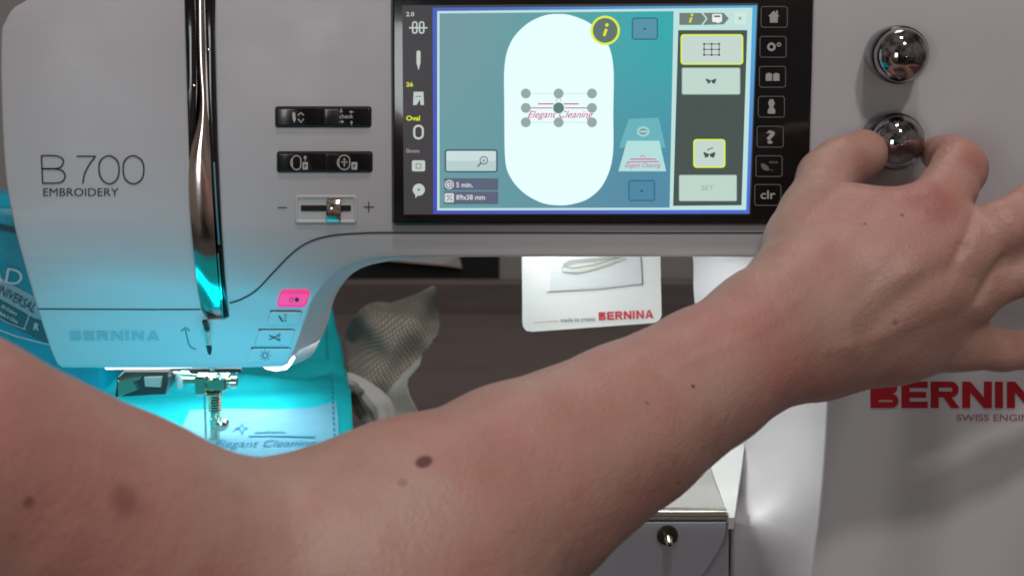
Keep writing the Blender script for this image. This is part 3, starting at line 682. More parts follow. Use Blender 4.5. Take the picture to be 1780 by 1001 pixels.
lathe(np_(381, 652, -0.008), (0, -1, 0.2), [(0, npx(4.5)), (0.003, npx(4.5)), (0.0035, npx(3)), (0.0036, 0.0001)], 16, 'clamp_bolt', M_STEEL, MC)
lathe(np_(385, 664), (1, 0, 0), [(0, npx(8)), (npx(16), npx(8)), (npx(17), npx(11)), (npx(27), npx(11)), (npx(28), npx(9))], 20, 'clamp_screw', M_STEEL, MC)
lathe(np_(345, 650, -0.006), (-1, 0.0, 0.05), [(0, npx(5)), (npx(30), npx(5)), (npx(31), npx(3)), (npx(45), npx(3))], 14, 'threader_pin', M_STEEL, MC)
box(np_(375, 643, -0.008), (npx(90), 0.004, npx(7)), 'threader_bar', M_BLACKM, MC, 0.0006)
box(np_(312, 661, 0.0), (npx(12), 0.006, npx(28)), 'guide_lever', M_WH, MC, 0.0015)
box(np_(330, 660, 0.002), (npx(26), 0.006, npx(12)), 'guide_arm', M_STEEL, MC, 0.001)
for i in range(8):
    lathe(np_(374, 679+i*4.6), (0, 0, -1), [(0, npx(8)), (npx(1.3), npx(12)), (npx(2.9), npx(12)), (npx(4.2), npx(8))], 20, 'spring_coil', M_STEEL, MC)
lathe(np_(374, 716), (0, 0, -1), [(0, npx(9)), (npx(10), npx(9)), (npx(10.5), npx(10.5)), (npx(26), npx(10.5))], 20, 'foot_shank', M_STEEL, MC)
lathe(np_(388, 736, -0.004), (0, -1, 0.1), [(0, npx(11)), (0.004, npx(11)), (0.005, npx(9)), (0.0055, npx(2))], 24, 'foot_screw', M_STEEL, MC)
tube([np_(356, 688, 0.002), np_(357, 720, 0.002), np_(358, 760, 0.002)], npx(2.4), 'needle', M_STEEL, MC, 8)
ft = []
zf = None
tube([np_(374, 742), np_(374, 756), np_(372, 775)], npx(9), 'foot_shank', M_STEEL, MC, 14)
th = [np_(412, 648, -0.006), np_(404, 646, -0.008), np_(396, 641, -0.004)]
tube(th, npx(1.8), 'threader_hook', M_STEEL, MC, 6)

# ================================================================== GARMENT + HOOP
GZ = 0.078
M_TEAL = mat('teal_cloth', (0.015, 0.53, 0.60), rough=0.95, spec=0.05, noise=.06, nscale=30, bump=.35, bscale=1500)
def gz(Y): return GZ if Y < 0.15 else GZ - 0.03*min(1, (Y-0.15)/0.12) + 0.026*max(0, (Y-0.30)/0.175)**2
def garment():
    bm = bmesh.new(); rows = []
    # rows by depth: near (in front of the machine head) -> far, right edge follows the photo
    edge = [(-0.19, 640), (-0.10, 628), (0.0, 618), (0.03, 613), (0.06, 612), (0.10, 610), (0.14, 608), (0.18, 607), (0.22, 603), (0.27, 601), (0.33, 598), (0.39, 588), (0.44, 576), (0.475, 556)]
    E_ = cr(edge, 14)
    for (Y, px) in E_:
        base = gz(Y)
        d = ray(px, 700); xr = CAM.x + d.x*(Y-CAM.y)/d.y*1.0
        # right edge from horizontal ray at that depth and height
        # solve pixel x at (Y, base): depth along fwd
        depth = (Y-CAM.y)*fwd.y + (base-CAM.z)*fwd.z
        xr = (px-W2)/F*depth
        xl = -0.30; row = []
        for k in range(61):
            t = k/60; x = xl+(xr-xl)*t
            z = base + 0.0035*math.sin(Y*70+1.5*math.sin(x*25))*min(1, max(0, (Y-0.10)/0.08)) + 0.003*math.sin(x*60+Y*33)*min(1, max(0, (Y-0.13)/0.1))
            z += 0.006*math.exp(-((Y-0.155-0.10*(x+0.2))/0.011)**2) - 0.004*math.exp(-((Y-0.180-0.10*(x+0.2))/0.010)**2) + 0.004*math.exp(-((Y-0.235+0.22*(x+0.15))/0.009)**2)
            if Y < 0: z -= 0.02*(Y/0.19)**2
            if t > 0.9: z -= 0.006*((t-0.9)/0.1)**2
            z += 0.0012*math.exp(-((x-(xr-0.0095))/0.0012)**2)
            row.append(bm.verts.new((x, Y, z)))
        rows.append(row)
    for a, b in zip(rows[:-1], rows[1:]):
        for k in range(60): bm.faces.new((a[k], a[k+1], b[k+1], b[k]))
    o = objbm('garment', bm, M_TEAL, None, True)
    s = o.modifiers.new('thick', 'SOLIDIFY'); s.thickness = 0.0016; s.offset = -1
    return o
gm = garment(); tag(gm, 'bright teal fabric garment spread over the machine bed under the needle', 'garment')
# seam strip with stitches along right edge
st = MBx()
def onrow(px, Y, dz=0):
    b = gz(Y)+dz; depth = (Y-CAM.y)*fwd.y+(b-CAM.z)*fwd.z; return Vector(((px-W2)/F*depth, Y, b))
for i in range(36):
    Y0 = 0.03+i*0.010
    e = 612 - (Y0-0.03)*40
    a = onrow(e-30, Y0, 0.0046); b = onrow(e-30.5, Y0+0.006, 0.0046); w_ = Vector((0.0006, 0, 0))
    st.quad3([a-w_, a+w_, b+w_, b-w_])
st.build('seam_stitches', mat('stitch', (0.0, 0.22, 0.30), rough=.7), gm)
# patch
PT = GZ+0.0022
M_PATCH = mat('pale_stabilizer', (0.16, 0.42, 0.54), rough=.7, noise=.05, nscale=50, bump=.5, bscale=260)
pp = cr([(330, 712), (400, 710), (470, 711), (530, 709), (560, 704), (583, 696)], 5)+cr([(586, 715), (588, 740), (588, 765), (586, 800)], 4)+[(560, 850), (300, 850), (290, 800)]
pm = MBx().poly(pp, lambda x, y: PZ(x, y, PT)).build('embroidered_patch', M_PATCH, gm)
s = pm.modifiers.new('t', 'SOLIDIFY'); s.thickness = 0.0008; s.offset = -1
pf = lambda x, y: PZ(x, y, PT+0.0006)
M_EMB = mat('teal_thread', (0.0, 0.23, 0.36), rough=.6)
g = MBx()
g.strip(cr([(421, 735), (423, 741), (431, 743.5), (423, 746), (421, 754), (418, 746), (409, 743.5), (418, 741)], 3, True), 1.5, pf, True)
g.strip([(404, 749), (410, 745)], 1.3, pf)
g.strip(cr([(443, 751), (470, 750), (496, 750.5)], 4), 1.6, pf); g.strip(cr([(432, 757), (480, 757), (548, 759)], 4), 1.8, pf); g.build('embroidery', M_EMB, gm)
text('Elegant Cleaning', 372, 546, 776, 12, pf, M_EMB, gm, 'embroidery', shear=0.6, off=-0.004, rot=-0.6)

# hoop: dark coupling + white strap
HP = empty('embroidery_hoop', P(260, 690, 0.05)); tag(HP, 'embroidery hoop with dark coupling block and curved white plastic band under the garment', 'embroidery hoop')
hy = 0.03
def pslab(q, Y, dp, name, m, bev=1.5):
    return prism([[P(x, y, Y+0.0006) for x, y in inset(q, bev)], [P(x, y, Y+0.0014) for x, y in q], [P(x, y, Y)+Vector((0, dp, 0)) for x, y in q]], name, m, HP)
pslab([(216, 645), (293, 645), (293, 668), (288, 685), (262, 686), (200, 690), (205, 655)], 0.030, 0.02, 'coupling', mat('dark_grey_plastic', (0.03, 0.033, 0.033), rough=.3))
pslab([(250, 656), (281, 655), (279, 673), (252, 672)], 0.0285, 0.002, 'coupling_label', mat('label_beige', (0.42, 0.40, 0.35), rough=.6), 0.5)
pslab([(205, 662), (228, 656), (247, 653), (244, 660), (232, 664), (240, 678), (205, 690)], 0.028, 0.003, 'coupling_latch', M_STEEL, 0.5)
O_ = cr([(604, 658), (622, 663), (642, 672), (660, 683), (675, 697), (685, 712), (690, 730), (690, 760)], 5)
I_ = cr([(604, 676), (617, 682), (624, 692), (630, 704), (638, 716), (646, 726), (650, 740), (650, 765)], 5)
zz = 0.030; rgs = []
for k, (a, b) in enumerate(zip(O_, I_)):
    pa = PZ(*a, zz); pb_ = PZ(*b, zz); mid = (pa+pb_)/2
    ring = []
    for t, h in ((0, 0), (0.04, 0.004), (0.2, 0.0065), (0.5, 0.005), (0.8, 0.0065), (0.96, 0.004), (1, 0), (0.5, -0.006)):
        p = pa.lerp(pb_, t); ring.append(p+Vector((0, 0, h)))
    rgs.append(ring)
prism(rgs, 'hoop_band', M_WH, HP)
q = [(616, 672), (632, 676), (634, 681), (618, 679)]
pq = [PZ(x, y, zz+0.0075) for x, y in q]; MBx().quad3(pq).build('band_label', mat('grey_mark', (0.2, 0.2, 0.22), rough=.5), HP)
# hoop ring hidden under fabric
ringp = [Vector((-0.16+0.060*math.cos(a), 0.075+0.06*math.sin(a), GZ-0.012)) for a in [2*math.pi*k/40 for k in range(41)]]
tube(ringp, 0.005, 'hoop_ring', M_WH, HP, 8)

# ================================================================== STABILIZER SHEET
def stab():
    outl = [(600, 600), (600, 575), (612, 552), (636, 530), (655, 525), (680, 527), (705, 519), (730, 509), (752, 497), (757, 498), (761, 522), (764, 545), (765, 562), (762, 580), (746, 604), (734, 616), (730, 634), (719, 648), (710, 658), (708, 670), (713, 688), (722, 706), (738, 735), (700, 740), (640, 745), (600, 700)]
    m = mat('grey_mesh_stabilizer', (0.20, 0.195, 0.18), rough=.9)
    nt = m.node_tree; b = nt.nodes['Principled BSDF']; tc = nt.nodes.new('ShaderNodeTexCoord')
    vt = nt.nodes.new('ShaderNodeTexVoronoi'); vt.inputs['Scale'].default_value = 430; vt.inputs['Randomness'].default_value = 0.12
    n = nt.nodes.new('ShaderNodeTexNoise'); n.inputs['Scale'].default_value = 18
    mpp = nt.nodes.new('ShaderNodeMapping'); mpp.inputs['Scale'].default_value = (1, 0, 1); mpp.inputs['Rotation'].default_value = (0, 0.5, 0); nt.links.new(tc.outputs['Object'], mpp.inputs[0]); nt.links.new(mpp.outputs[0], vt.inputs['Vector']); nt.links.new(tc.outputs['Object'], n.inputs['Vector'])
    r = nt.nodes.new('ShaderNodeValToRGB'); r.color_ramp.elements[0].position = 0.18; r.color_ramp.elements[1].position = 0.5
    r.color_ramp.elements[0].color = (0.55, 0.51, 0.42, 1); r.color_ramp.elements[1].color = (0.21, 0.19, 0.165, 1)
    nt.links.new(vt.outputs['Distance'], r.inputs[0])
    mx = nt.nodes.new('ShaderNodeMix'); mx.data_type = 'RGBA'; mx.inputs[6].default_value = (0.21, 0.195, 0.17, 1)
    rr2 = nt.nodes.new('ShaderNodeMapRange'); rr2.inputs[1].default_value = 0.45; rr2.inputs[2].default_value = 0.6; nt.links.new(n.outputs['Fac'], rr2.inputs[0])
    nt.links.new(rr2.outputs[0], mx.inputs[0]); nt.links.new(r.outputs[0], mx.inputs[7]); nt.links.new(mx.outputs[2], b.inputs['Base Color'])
    # grid surface clipped to outline
    import mathutils
    bm = bmesh.new(); N = 56; g = {}
    def inside(x, y):
        c = False; j = len(outl)-1
        for i in range(len(outl)):
            xi, yi = outl[i]; xj, yj = outl[j]
            if (yi > y) != (yj > y) and x < (xj-xi)*(y-yi)/(yj-yi)+xi: c = not c
            j = i
        return c
    vs = [bm.verts.new((x, y, 0)) for x, y in outl]
    f = bm.faces.new(vs)
    for x in range(610, 770, 6): bmesh.ops.bisect_plane(bm, geom=bm.verts[:]+bm.edges[:]+bm.faces[:], plane_co=(x, 0, 0), plane_no=(1, 0, 0))
    for y in range(502, 745, 6): bmesh.ops.bisect_plane(bm, geom=bm.verts[:]+bm.edges[:]+bm.faces[:], plane_co=(0, y, 0), plane_no=(0, 1, 0))
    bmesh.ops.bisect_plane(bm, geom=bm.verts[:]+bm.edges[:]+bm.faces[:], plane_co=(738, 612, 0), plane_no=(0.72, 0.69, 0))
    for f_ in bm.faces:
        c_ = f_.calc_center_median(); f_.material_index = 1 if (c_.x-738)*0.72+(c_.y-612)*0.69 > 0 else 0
    for v in bm.verts:
        x, y = v.co.x, v.co.y
        t = (745-y)/245
        Y = 0.30+0.11*t + 0.010*math.sin(x*0.05+y*0.035) + 0.006*math.sin(x*0.02-y*0.06)
        # a fold running from the upper left to the lower right
        Y -= 0.012*math.exp(-(((x-640)*0.7-(y-560)*0.6)/22)**2)
        v.co = P(x, y, Y)
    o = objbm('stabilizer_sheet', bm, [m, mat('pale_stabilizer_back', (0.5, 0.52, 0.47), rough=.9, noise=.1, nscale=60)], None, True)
    s = o.modifiers.new('t', 'SOLIDIFY'); s.thickness = 0.0006
    tag(o, 'crumpled grey mesh stabilizer sheet beside the teal garment, behind the machine', 'stabilizer sheet'); return o
stab()

# ================================================================== REFERENCE CARD
CY = 0.145
cf = front(CY)
C1 = [(906, 300), (1146, 300)]+cr([(1147, 400), (1149, 500), (1150, 540)], 4)+[(1150, 548), (1147, 556), (1140, 561)]+[(1100, 564), (1000, 571), (925, 576.5), (915, 575), (909, 568), (908, 560)]
card = prism([[P(x, y, CY) for x, y in C1], [P(x, y, CY)+Vector((0, 0.002, 0)) for x, y in C1]], 'reference_card', mat('card_white', (0.80, 0.80, 0.78), rough=.35, noise=.02), None, False)
tag(card, 'white laminated reference card hanging below the machine arm with red lettering at its foot', 'card')
c1 = front(CY-0.0004); c2 = front(CY-0.0008)
g = MBx(); g.poly([(958, 446), (1114, 446), (1117, 494), (956, 506)], c1); g.build('printed_picture', mat('card_grey', (0.66, 0.67, 0.68), rough=.4), card)
g = MBx(); g.strip([(951, 508), (1040, 503), (1117, 494)], 1.6, c2); g.strip([(1114, 446), (1117, 493)], 1.4, c2); g.build('printed_line', mat('card_line', (0.16, 0.16, 0.17), rough=.5), card)
M_DR = mat('card_drawing', (0.36, 0.37, 0.33), rough=.5); M_DR2 = mat('card_drawing_light', (0.55, 0.56, 0.50), rough=.5)
g = MBx(); g.poly([(979, 463), (1000, 458), (1070, 450), (1092, 446), (1060, 446), (990, 452), (979, 458)], c2); g.build('printed_drawing', M_DR, card)
g = MBx(); g.poly([(977, 472), (1000, 464), (1083, 450), (1040, 466), (1018, 471), (1000, 474)], front(CY-0.001)); g.build('printed_drawing', M_DR2, card)
g = MBx(); g.strip([(977, 463), (978, 473), (1003, 476), (1020, 473), (1088, 450)], 1.2, front(CY-0.0012)); g.strip([(979, 463), (996, 466), (1030, 461), (1075, 448)], 1.2, front(CY-0.0012)); g.build('printed_line', mat('card_line2', (0.22, 0.22, 0.2), rough=.5), card)
heavy('BERNINA', 1041, 1136, 557, 14.5, c1, mat('card_red', (0.62, 0.05, 0.07), rough=.5), card, 'card_lettering', rot=-2.5)
text('made to create', 975, 1035, 560, 8, c1, mat('card_ink', (0.2, 0.19, 0.2), rough=.5), card, 'card_lettering', rot=-2, off=0.01)
g = MBx(); g.strip([(928, 561), (970, 558)], 1.0, c1); g.build('printed_line', mat('card_red2', (0.62, 0.25, 0.25), rough=.5), card)

# ================================================================== PACKET AT LEFT
PY = 0.15
M_PK = mat('teal_foil', (0.0, 0.34, 0.48), rough=.3, noise=.25, nscale=25, bump=.5, bscale=60)
M_PK2 = mat('crease_shade_teal', (0.0, 0.07, 0.11), rough=.3, noise=.2, nscale=30)
def pmap(Y):
    def f(x, y):
        return P(x, y, Y) + Vector((0, 0.004*math.sin(x*0.03+y*0.02), 0))
    return f
po = cr([(-90, 350), (-40, 333), (0, 335), (60, 338), (150, 360), (190, 500), (200, 640), (195, 860), (190, 1040), (60, 1052), (-80, 1040), (-110, 700)], 5, True)
rg = []
for k, (ins, dy) in enumerate([(16, -0.014), (9, -0.0125), (4, -0.009), (0, 0.0), (0, 0.012)]):
    qq = inset(po, ins); rg.append([P(x, y, PY)+Vector((0, dy, 0)) for x, y in qq])
pk_ = prism(rg, 'thread_packet', M_PK, None); tag(pk_, 'teal packet with white lettering standing behind the left side of the machine', 'packet')
pf1 = front(PY-0.0146); pf2 = front(PY-0.0150)
g = MBx(); g.poly([(-60, 388), (0, 389), (90, 408), (90, 416), (0, 400), (-60, 396)], pf1); g.build('fold_line', M_PK2, pk_)  # shade of the packet's crease, painted as a dark strip
g = MBx(); g.poly([(-60, 440), (0, 482), (40, 505), (110, 540), (110, 565), (60, 553), (0, 519), (-60, 480)], pf1); g.build('label_band', mat('pale_band', (0.30, 0.50, 0.60), rough=.5), pk_)
g = MBx(); g.poly([(-60, 482), (0, 521), (60, 555), (110, 567), (110, 600), (70, 592), (0, 556), (-60, 520)], pf1); g.build('label_band', mat('mid_teal', (0.0, 0.16, 0.22), rough=.4), pk_)
text('MAD', -58, 38, 479, 29, pf2, mat('pk_white', (0.62, 0.74, 0.80), rough=.5), pk_, 'packet_lettering', rot=11, off=0.0)
text('UNIVERSAL', -12, 68, 505, 17, pf2, mat('pk_dark', (0.01, 0.06, 0.10), rough=.5), pk_, 'packet_lettering', rot=29, off=0.006)
text('30 Colors', 1, 32, 534, 6, pf2, MATS['pk_white'], pk_, 'packet_lettering', rot=28, off=0.02); text('Made in China', -3, 34, 545, 6, pf2, MATS['pk_white'], pk_, 'packet_lettering', rot=28, off=0.02)
text('R', 58, 67, 573, 13, pf2, MATS['pk_white'], pk_, 'packet_lettering', rot=10, off=0.02)
g = MBx(); g.strip([(52, 545), (42, 571)], 1.5, pf2); g.strip([(-20, 540), (10, 560), (45, 573)], 1.2, pf2); g.strip([(-10, 570), (30, 585), (90, 600)], 1.8, pf2); g.build('packet_line', MATS['pk_white'], pk_)

# ================================================================== PERSON (arm and hand)
def sdf_arm():
    # pixel x, pixel y, depth Y, radius in px
    def J(x, y, Y, r):
        depth = F; p = P(x, y, Y); dd = (p-CAM).dot(fwd); return (np.array(p[:]), r/F*dd)
    chainsA = [
        # upper arm
        [(-420, 715, -0.34, 250), (-120, 820, -0.32, 252), (180, 958, -0.29, 245), (430, 1062, -0.265, 238)],
        [(430, 1062, -0.265, 238), (640, 1035, -0.25, 236)],
        # forearm
        [(640, 1035, -0.25, 236), (760, 942, -0.235, 216), (900, 852, -0.21, 186), (1090, 742, -0.175, 145), (1230, 655, -0.15, 122), (1335, 590, -0.13, 106)],
    ]
    hand = [
        # wrist and carpal block
        [(1310, 605, -0.132, 92), (1400, 590, -0.120, 88), (1470, 590, -0.108, 74)],
        [(1340, 545, -0.128, 78), (1420, 500, -0.108, 80)],
        # metacarpals
        [(1400, 520, -0.110, 86), (1520, 450, -0.100, 74), (1610, 395, -0.094, 58)],
        [(1420, 550, -0.114, 80), (1560, 490, -0.108, 70), (1665, 440, -0.102, 54)],
        [(1430, 585, -0.112, 76), (1560, 545, -0.106, 66), (1680, 510, -0.100, 50)],
        [(1420, 610, -0.108, 68), (1560, 595, -0.098, 58), (1672, 590, -0.092, 46)],
        # thumb base
        [(1400, 500, -0.105, 84), (1406, 425, -0.080, 66), (1414, 372, -0.064, 52)],
        [(1430, 470, -0.09, 78), (1480, 395, -0.078, 58), (1600, 380, -0.092, 50)],
    ]
    fing = [
        [(1412, 372, -0.064, 53), (1436, 308, -0.044, 48), (1460, 288, -0.036, 46), (1500, 268, -0.027, 43)],          # thumb
        [(1612, 392, -0.094, 56), (1645, 335, -0.080, 49), (1667, 294, -0.066, 46), (1664, 280, -0.045, 39), (1648, 271, -0.026, 34), (1631, 267, -0.014, 31)],  # index
        [(1675, 438, -0.102, 50), (1740, 398, -0.100, 46), (1800, 362, -0.094, 44), (1880, 330, -0.075, 40), (1935, 335, -0.055, 36)],  # middle
        [(1690, 506, -0.100, 44), (1760, 480, -0.100, 37), (1820, 456, -0.094, 40), (1900, 440, -0.078, 37), (1955, 450, -0.060, 32)],  # ring
        [(1660, 600, -0.092, 42), (1740, 609, -0.092, 34), (1810, 608, -0.088, 35), (1880, 600, -0.076, 32), (1925, 606, -0.062, 28)],  # pinky
    ]
    def conv(ch): return [J(*q) for q in ch]
    A = [conv(c) for c in chainsA]; Hn = [conv(c) for c in hand]; Fg = [conv(c) for c in fing]
    allj = [q for c in A+Hn+Fg for q in c]
    lo = np.min([p-r for p, r in allj], axis=0)-0.02; hi = np.max([p+r for p, r in allj], axis=0)+0.02
    lo[0] = max(lo[0], -0.42); lo[2] = max(lo[2], -0.10)
    h = 0.0016
    n = np.ceil((hi-lo)/h).astype(int)+1
    D = np.full(tuple(n), 0.05, dtype=np.float32)
    def evalchain(G, ch, k, margin):
        for (a, ra), (b, rb_) in zip(ch[:-1], ch[1:]):
            R_ = max(ra, rb_)+margin
            l = np.maximum(((np.minimum(a, b)-R_-lo)/h).astype(int), 0); u = np.minimum(((np.maximum(a, b)+R_-lo)/h).astype(int)+2, n)
            if np.any(u <= l): continue
            xs = lo[0]+h*np.arange(l[0], u[0]); ys = lo[1]+h*np.arange(l[1], u[1]); zs_ = lo[2]+h*np.arange(l[2], u[2])
            X, Y, Z = np.meshgrid(xs-a[0], ys-a[1], zs_-a[2], indexing='ij')
            ab = b-a; L2 = float(ab@ab)
            t = np.clip((X*ab[0]+Y*ab[1]+Z*ab[2])/L2, 0, 1)
            d = np.sqrt((X-t*ab[0])**2+(Y-t*ab[1])**2+(Z-t*ab[2])**2)-(ra+(rb_-ra)*t)
            sl = (slice(l[0], u[0]), slice(l[1], u[1]), slice(l[2], u[2]))
            g = G[sl]; hh = np.maximum(k-np.abs(g-d), 0)/k
            G[sl] = np.minimum(g, d)-hh*hh*k*0.25
    for c in A[:2]: evalchain(D, c, 0.004, 0.05)
    G = np.full(D.shape, 0.05, dtype=np.float32); evalchain(G, A[2], 0.004, 0.04)
    k = 0.028; hh = np.maximum(k-np.abs(G-D), 0)/k; D = np.minimum(G, D)-hh*hh*k*0.25
    for c in Hn: evalchain(D, c, 0.014, 0.04)
    for c in Fg:
        G = np.full(D.shape, 0.05, dtype=np.float32); evalchain(G, c, 0.004, 0.03)
        k = 0.007; hh = np.maximum(k-np.abs(G-D), 0)/k; D = np.minimum(G, D)-hh*hh*k*0.25
    # --- surface nets
    S = D < 0
    cell = np.zeros(tuple(n-1), dtype=np.int8)
    cs_ = [S[i:n[0]-1+i, j:n[1]-1+j, k:n[2]-1+k] for i in (0, 1) for j in (0, 1) for k in (0, 1)]
    for c in cs_: cell += c
    act = (cell > 0) & (cell < 8)
    idx = -np.ones(act.shape, dtype=np.int64); I = np.argwhere(act); idx[act] = np.arange(len(I))
    acc = np.zeros((len(I), 3)); cnt = np.zeros(len(I))
    corners = [(i, j, k) for i in (0, 1) for j in (0, 1) for k in (0, 1)]
    for c0 in corners:
        for ax in range(3):
            if c0[ax]: continue
            c1_ = list(c0); c1_[ax] = 1
            d0 = D[I[:, 0]+c0[0], I[:, 1]+c0[1], I[:, 2]+c0[2]]; d1 = D[I[:, 0]+c1_[0], I[:, 1]+c1_[1], I[:, 2]+c1_[2]]
            m = (d0 < 0) != (d1 < 0); t = np.where(m, d0/np.where(m, d0-d1, 1), 0)
            pt = np.tile(np.array(c0, float), (len(I), 1)); pt[:, ax] += t
            acc[m] += pt[m]; cnt[m] += 1
    V = lo+h*(I+acc/np.maximum(cnt, 1)[:, None])
    faces = []
    for ax in range(3):
        o1, o2 = [a for a in range(3) if a != ax]
        sl0 = [slice(None)]*3; sl1 = [slice(None)]*3; sl0[ax] = slice(0, -1); sl1[ax] = slice(1, None)
        ch = S[tuple(sl0)] != S[tuple(sl1)]
        e = np.argwhere(ch); ok = (e[:, o1] > 0) & (e[:, o2] > 0) & (e[:, o1] < n[o1]-1) & (e[:, o2] < n[o2]-1); e = e[ok]
        q = []
        for d1, d2 in ((1, 1), (0, 1), (0, 0), (1, 0)):
            t = e.copy(); t[:, o1] -= d1; t[:, o2] -= d2; q.append(idx[t[:, 0], t[:, 1], t[:, 2]])
        q = np.stack(q, 1); inside = S[e[:, 0], e[:, 1], e[:, 2]]
        flip = inside ^ (ax == 1)
        q[flip] = q[flip][:, ::-1]; faces.append(q)
    Fc = np.concatenate(faces); Fc = Fc[(Fc >= 0).all(1)]
    return V, Fc, J
V, Fc, J = sdf_arm()
# laplacian smoothing
def lap(V, F4, it, lam=0.5):
    e = np.concatenate([F4[:, [0, 1]], F4[:, [1, 2]], F4[:, [2, 3]], F4[:, [3, 0]]]); e = np.concatenate([e, e[:, ::-1]])
    cnt = np.bincount(e[:, 0], minlength=len(V)).astype(float); cnt[cnt == 0] = 1
    for _ in range(it):
        s = np.stack([np.bincount(e[:, 0], weights=V[e[:, 1], a], minlength=len(V)) for a in range(3)], 1)/cnt[:, None]
        V = V+(s-V)*lam; 
        s = np.stack([np.bincount(e[:, 0], weights=V[e[:, 1], a], minlength=len(V)) for a in range(3)], 1)/cnt[:, None]
        V = V-(s-V)*lam*1.04
    return V
V = lap(V, Fc, 12)
# creases and tendons: displace along the view axis near traced strokes on the camera side
cam_ = np.array(CAM[:]); fw = np.array(fwd[:]); upv = np.array(up[:])
def proj(V):
    d = V-cam_; z = d@fw; return W2+F*(d[:, 0])/z, H2-F*(d@upv)/z, z
def normals(V, F4):
    nrm = np.cross(V[F4[:, 2]]-V[F4[:, 0]], V[F4[:, 3]]-V[F4[:, 1]]); N = np.zeros_like(V)
    for k in range(4): 
        for a in range(3): N[:, a] += np.bincount(F4[:, k], weights=nrm[:, a], minlength=len(V))
    return N/np.maximum(np.linalg.norm(N, axis=1), 1e-12)[:, None]
N = normals(V, Fc)
px, py, pz = proj(V)
facing = -(N@fw)
if facing[np.argmin(pz)] < 0: Fc = Fc[:, ::-1]; N = -N; facing = -facing
w_f = np.clip(facing*2, 0, 1)
def stroke(pts, width, amp):
    global V
    d = np.full(len(V), 1e9)
    pts = cr(pts, 5)
    for (x0, y0), (x1, y1) in zip(pts[:-1], pts[1:]):
        ex, ey = x1-x0, y1-y0; l = ex*ex+ey*ey or 1
        t = np.clip(((px-x0)*ex+(py-y0)*ey)/l, 0, 1); d = np.minimum(d, np.hypot(px-x0-t*ex, py-y0-t*ey))
    V = V+N*(amp*np.exp(-(d/width)**2)*w_f)[:, None]
stroke([(1668, 442), (1684, 400), (1700, 352)], 8, -0.00136)        # between index and middle knuckle
stroke([(1655, 470), (1672, 425)], 10, -0.00087)
stroke([(1700, 520), (1722, 478), (1745, 450)], 7, -0.00124)
stroke([(1470, 560), (1560, 480), (1640, 415)], 22, 0.00074)         # tendons
stroke([(1480, 600), (1580, 545), (1670, 500)], 20, 0.00062)
stroke([(1460, 520), (1530, 440), (1600, 385)], 24, 0.00062)
stroke([(1500, 590), (1570, 520), (1650, 465)], 18, -0.00087)
stroke([(1520, 640), (1600, 580), (1670, 548)], 18, -0.00074)
stroke([(1380, 400), (1440, 350), (1480, 322)], 20, 0.00062)
stroke([(1300, 560), (1360, 500), (1420, 440)], 26, 0.00074)
stroke([(1480, 700), (1440, 640), (1400, 560)], 40, -0.00074)        # wrist hollow
stroke([(430, 772), (520, 800), (600, 790)], 22, -0.00124)            # elbow crease
stroke([(520, 800), (640, 850), (700, 900)], 60, -0.00074)
stroke([(900, 900), (1100, 790), (1300, 670)], 70, 0.00093)
# joint wrinkles, wrist lines, fine veins
for x0, y0, x1, y1 in ((1632, 262, 1706, 296), (1630, 274, 1702, 308), (1638, 252, 1700, 276), (1418, 275, 1440, 335), (1428, 268, 1452, 330), (1408, 284, 1430, 345)):
    stroke([(x0, y0), ((x0+x1)/2+2, (y0+y1)/2-3), (x1, y1)], 3.0, -0.00031)
for pts in ([(1318, 470), (1352, 540), (1392, 620), (1420, 690)], [(1338, 450), (1378, 520), (1412, 590)], [(1596, 380), (1620, 372), (1650, 384)], [(1600, 392), (1622, 386), (1646, 396)], [(1650, 430), (1668, 424), (1690, 430)], [(1400, 330), (1380, 350), (1368, 375)]):
    stroke(pts, 3.5, -0.00028)
for pts in ([(1180, 640), (1260, 600), (1340, 560), (1400, 505)], [(1480, 540), (1530, 500), (1590, 470)], [(1440, 610), (1510, 590), (1600, 560)]):
    stroke(pts, 9, 0.00037)
V = lap(V, Fc, 1)
me = bpy.data.meshes.new('arm'); me.vertices.add(len(V)); me.vertices.foreach_set('co', V.astype(np.float32).ravel())
me.loops.add(Fc.size); me.loops.foreach_set('vertex_index', Fc.astype(np.int32).ravel())
me.polygons.add(len(Fc)); me.polygons.foreach_set('loop_start', np.arange(0, Fc.size, 4, dtype=np.int32)); me.polygons.foreach_set('loop_total', np.full(len(Fc), 4, dtype=np.int32))
me.update(); me.validate()
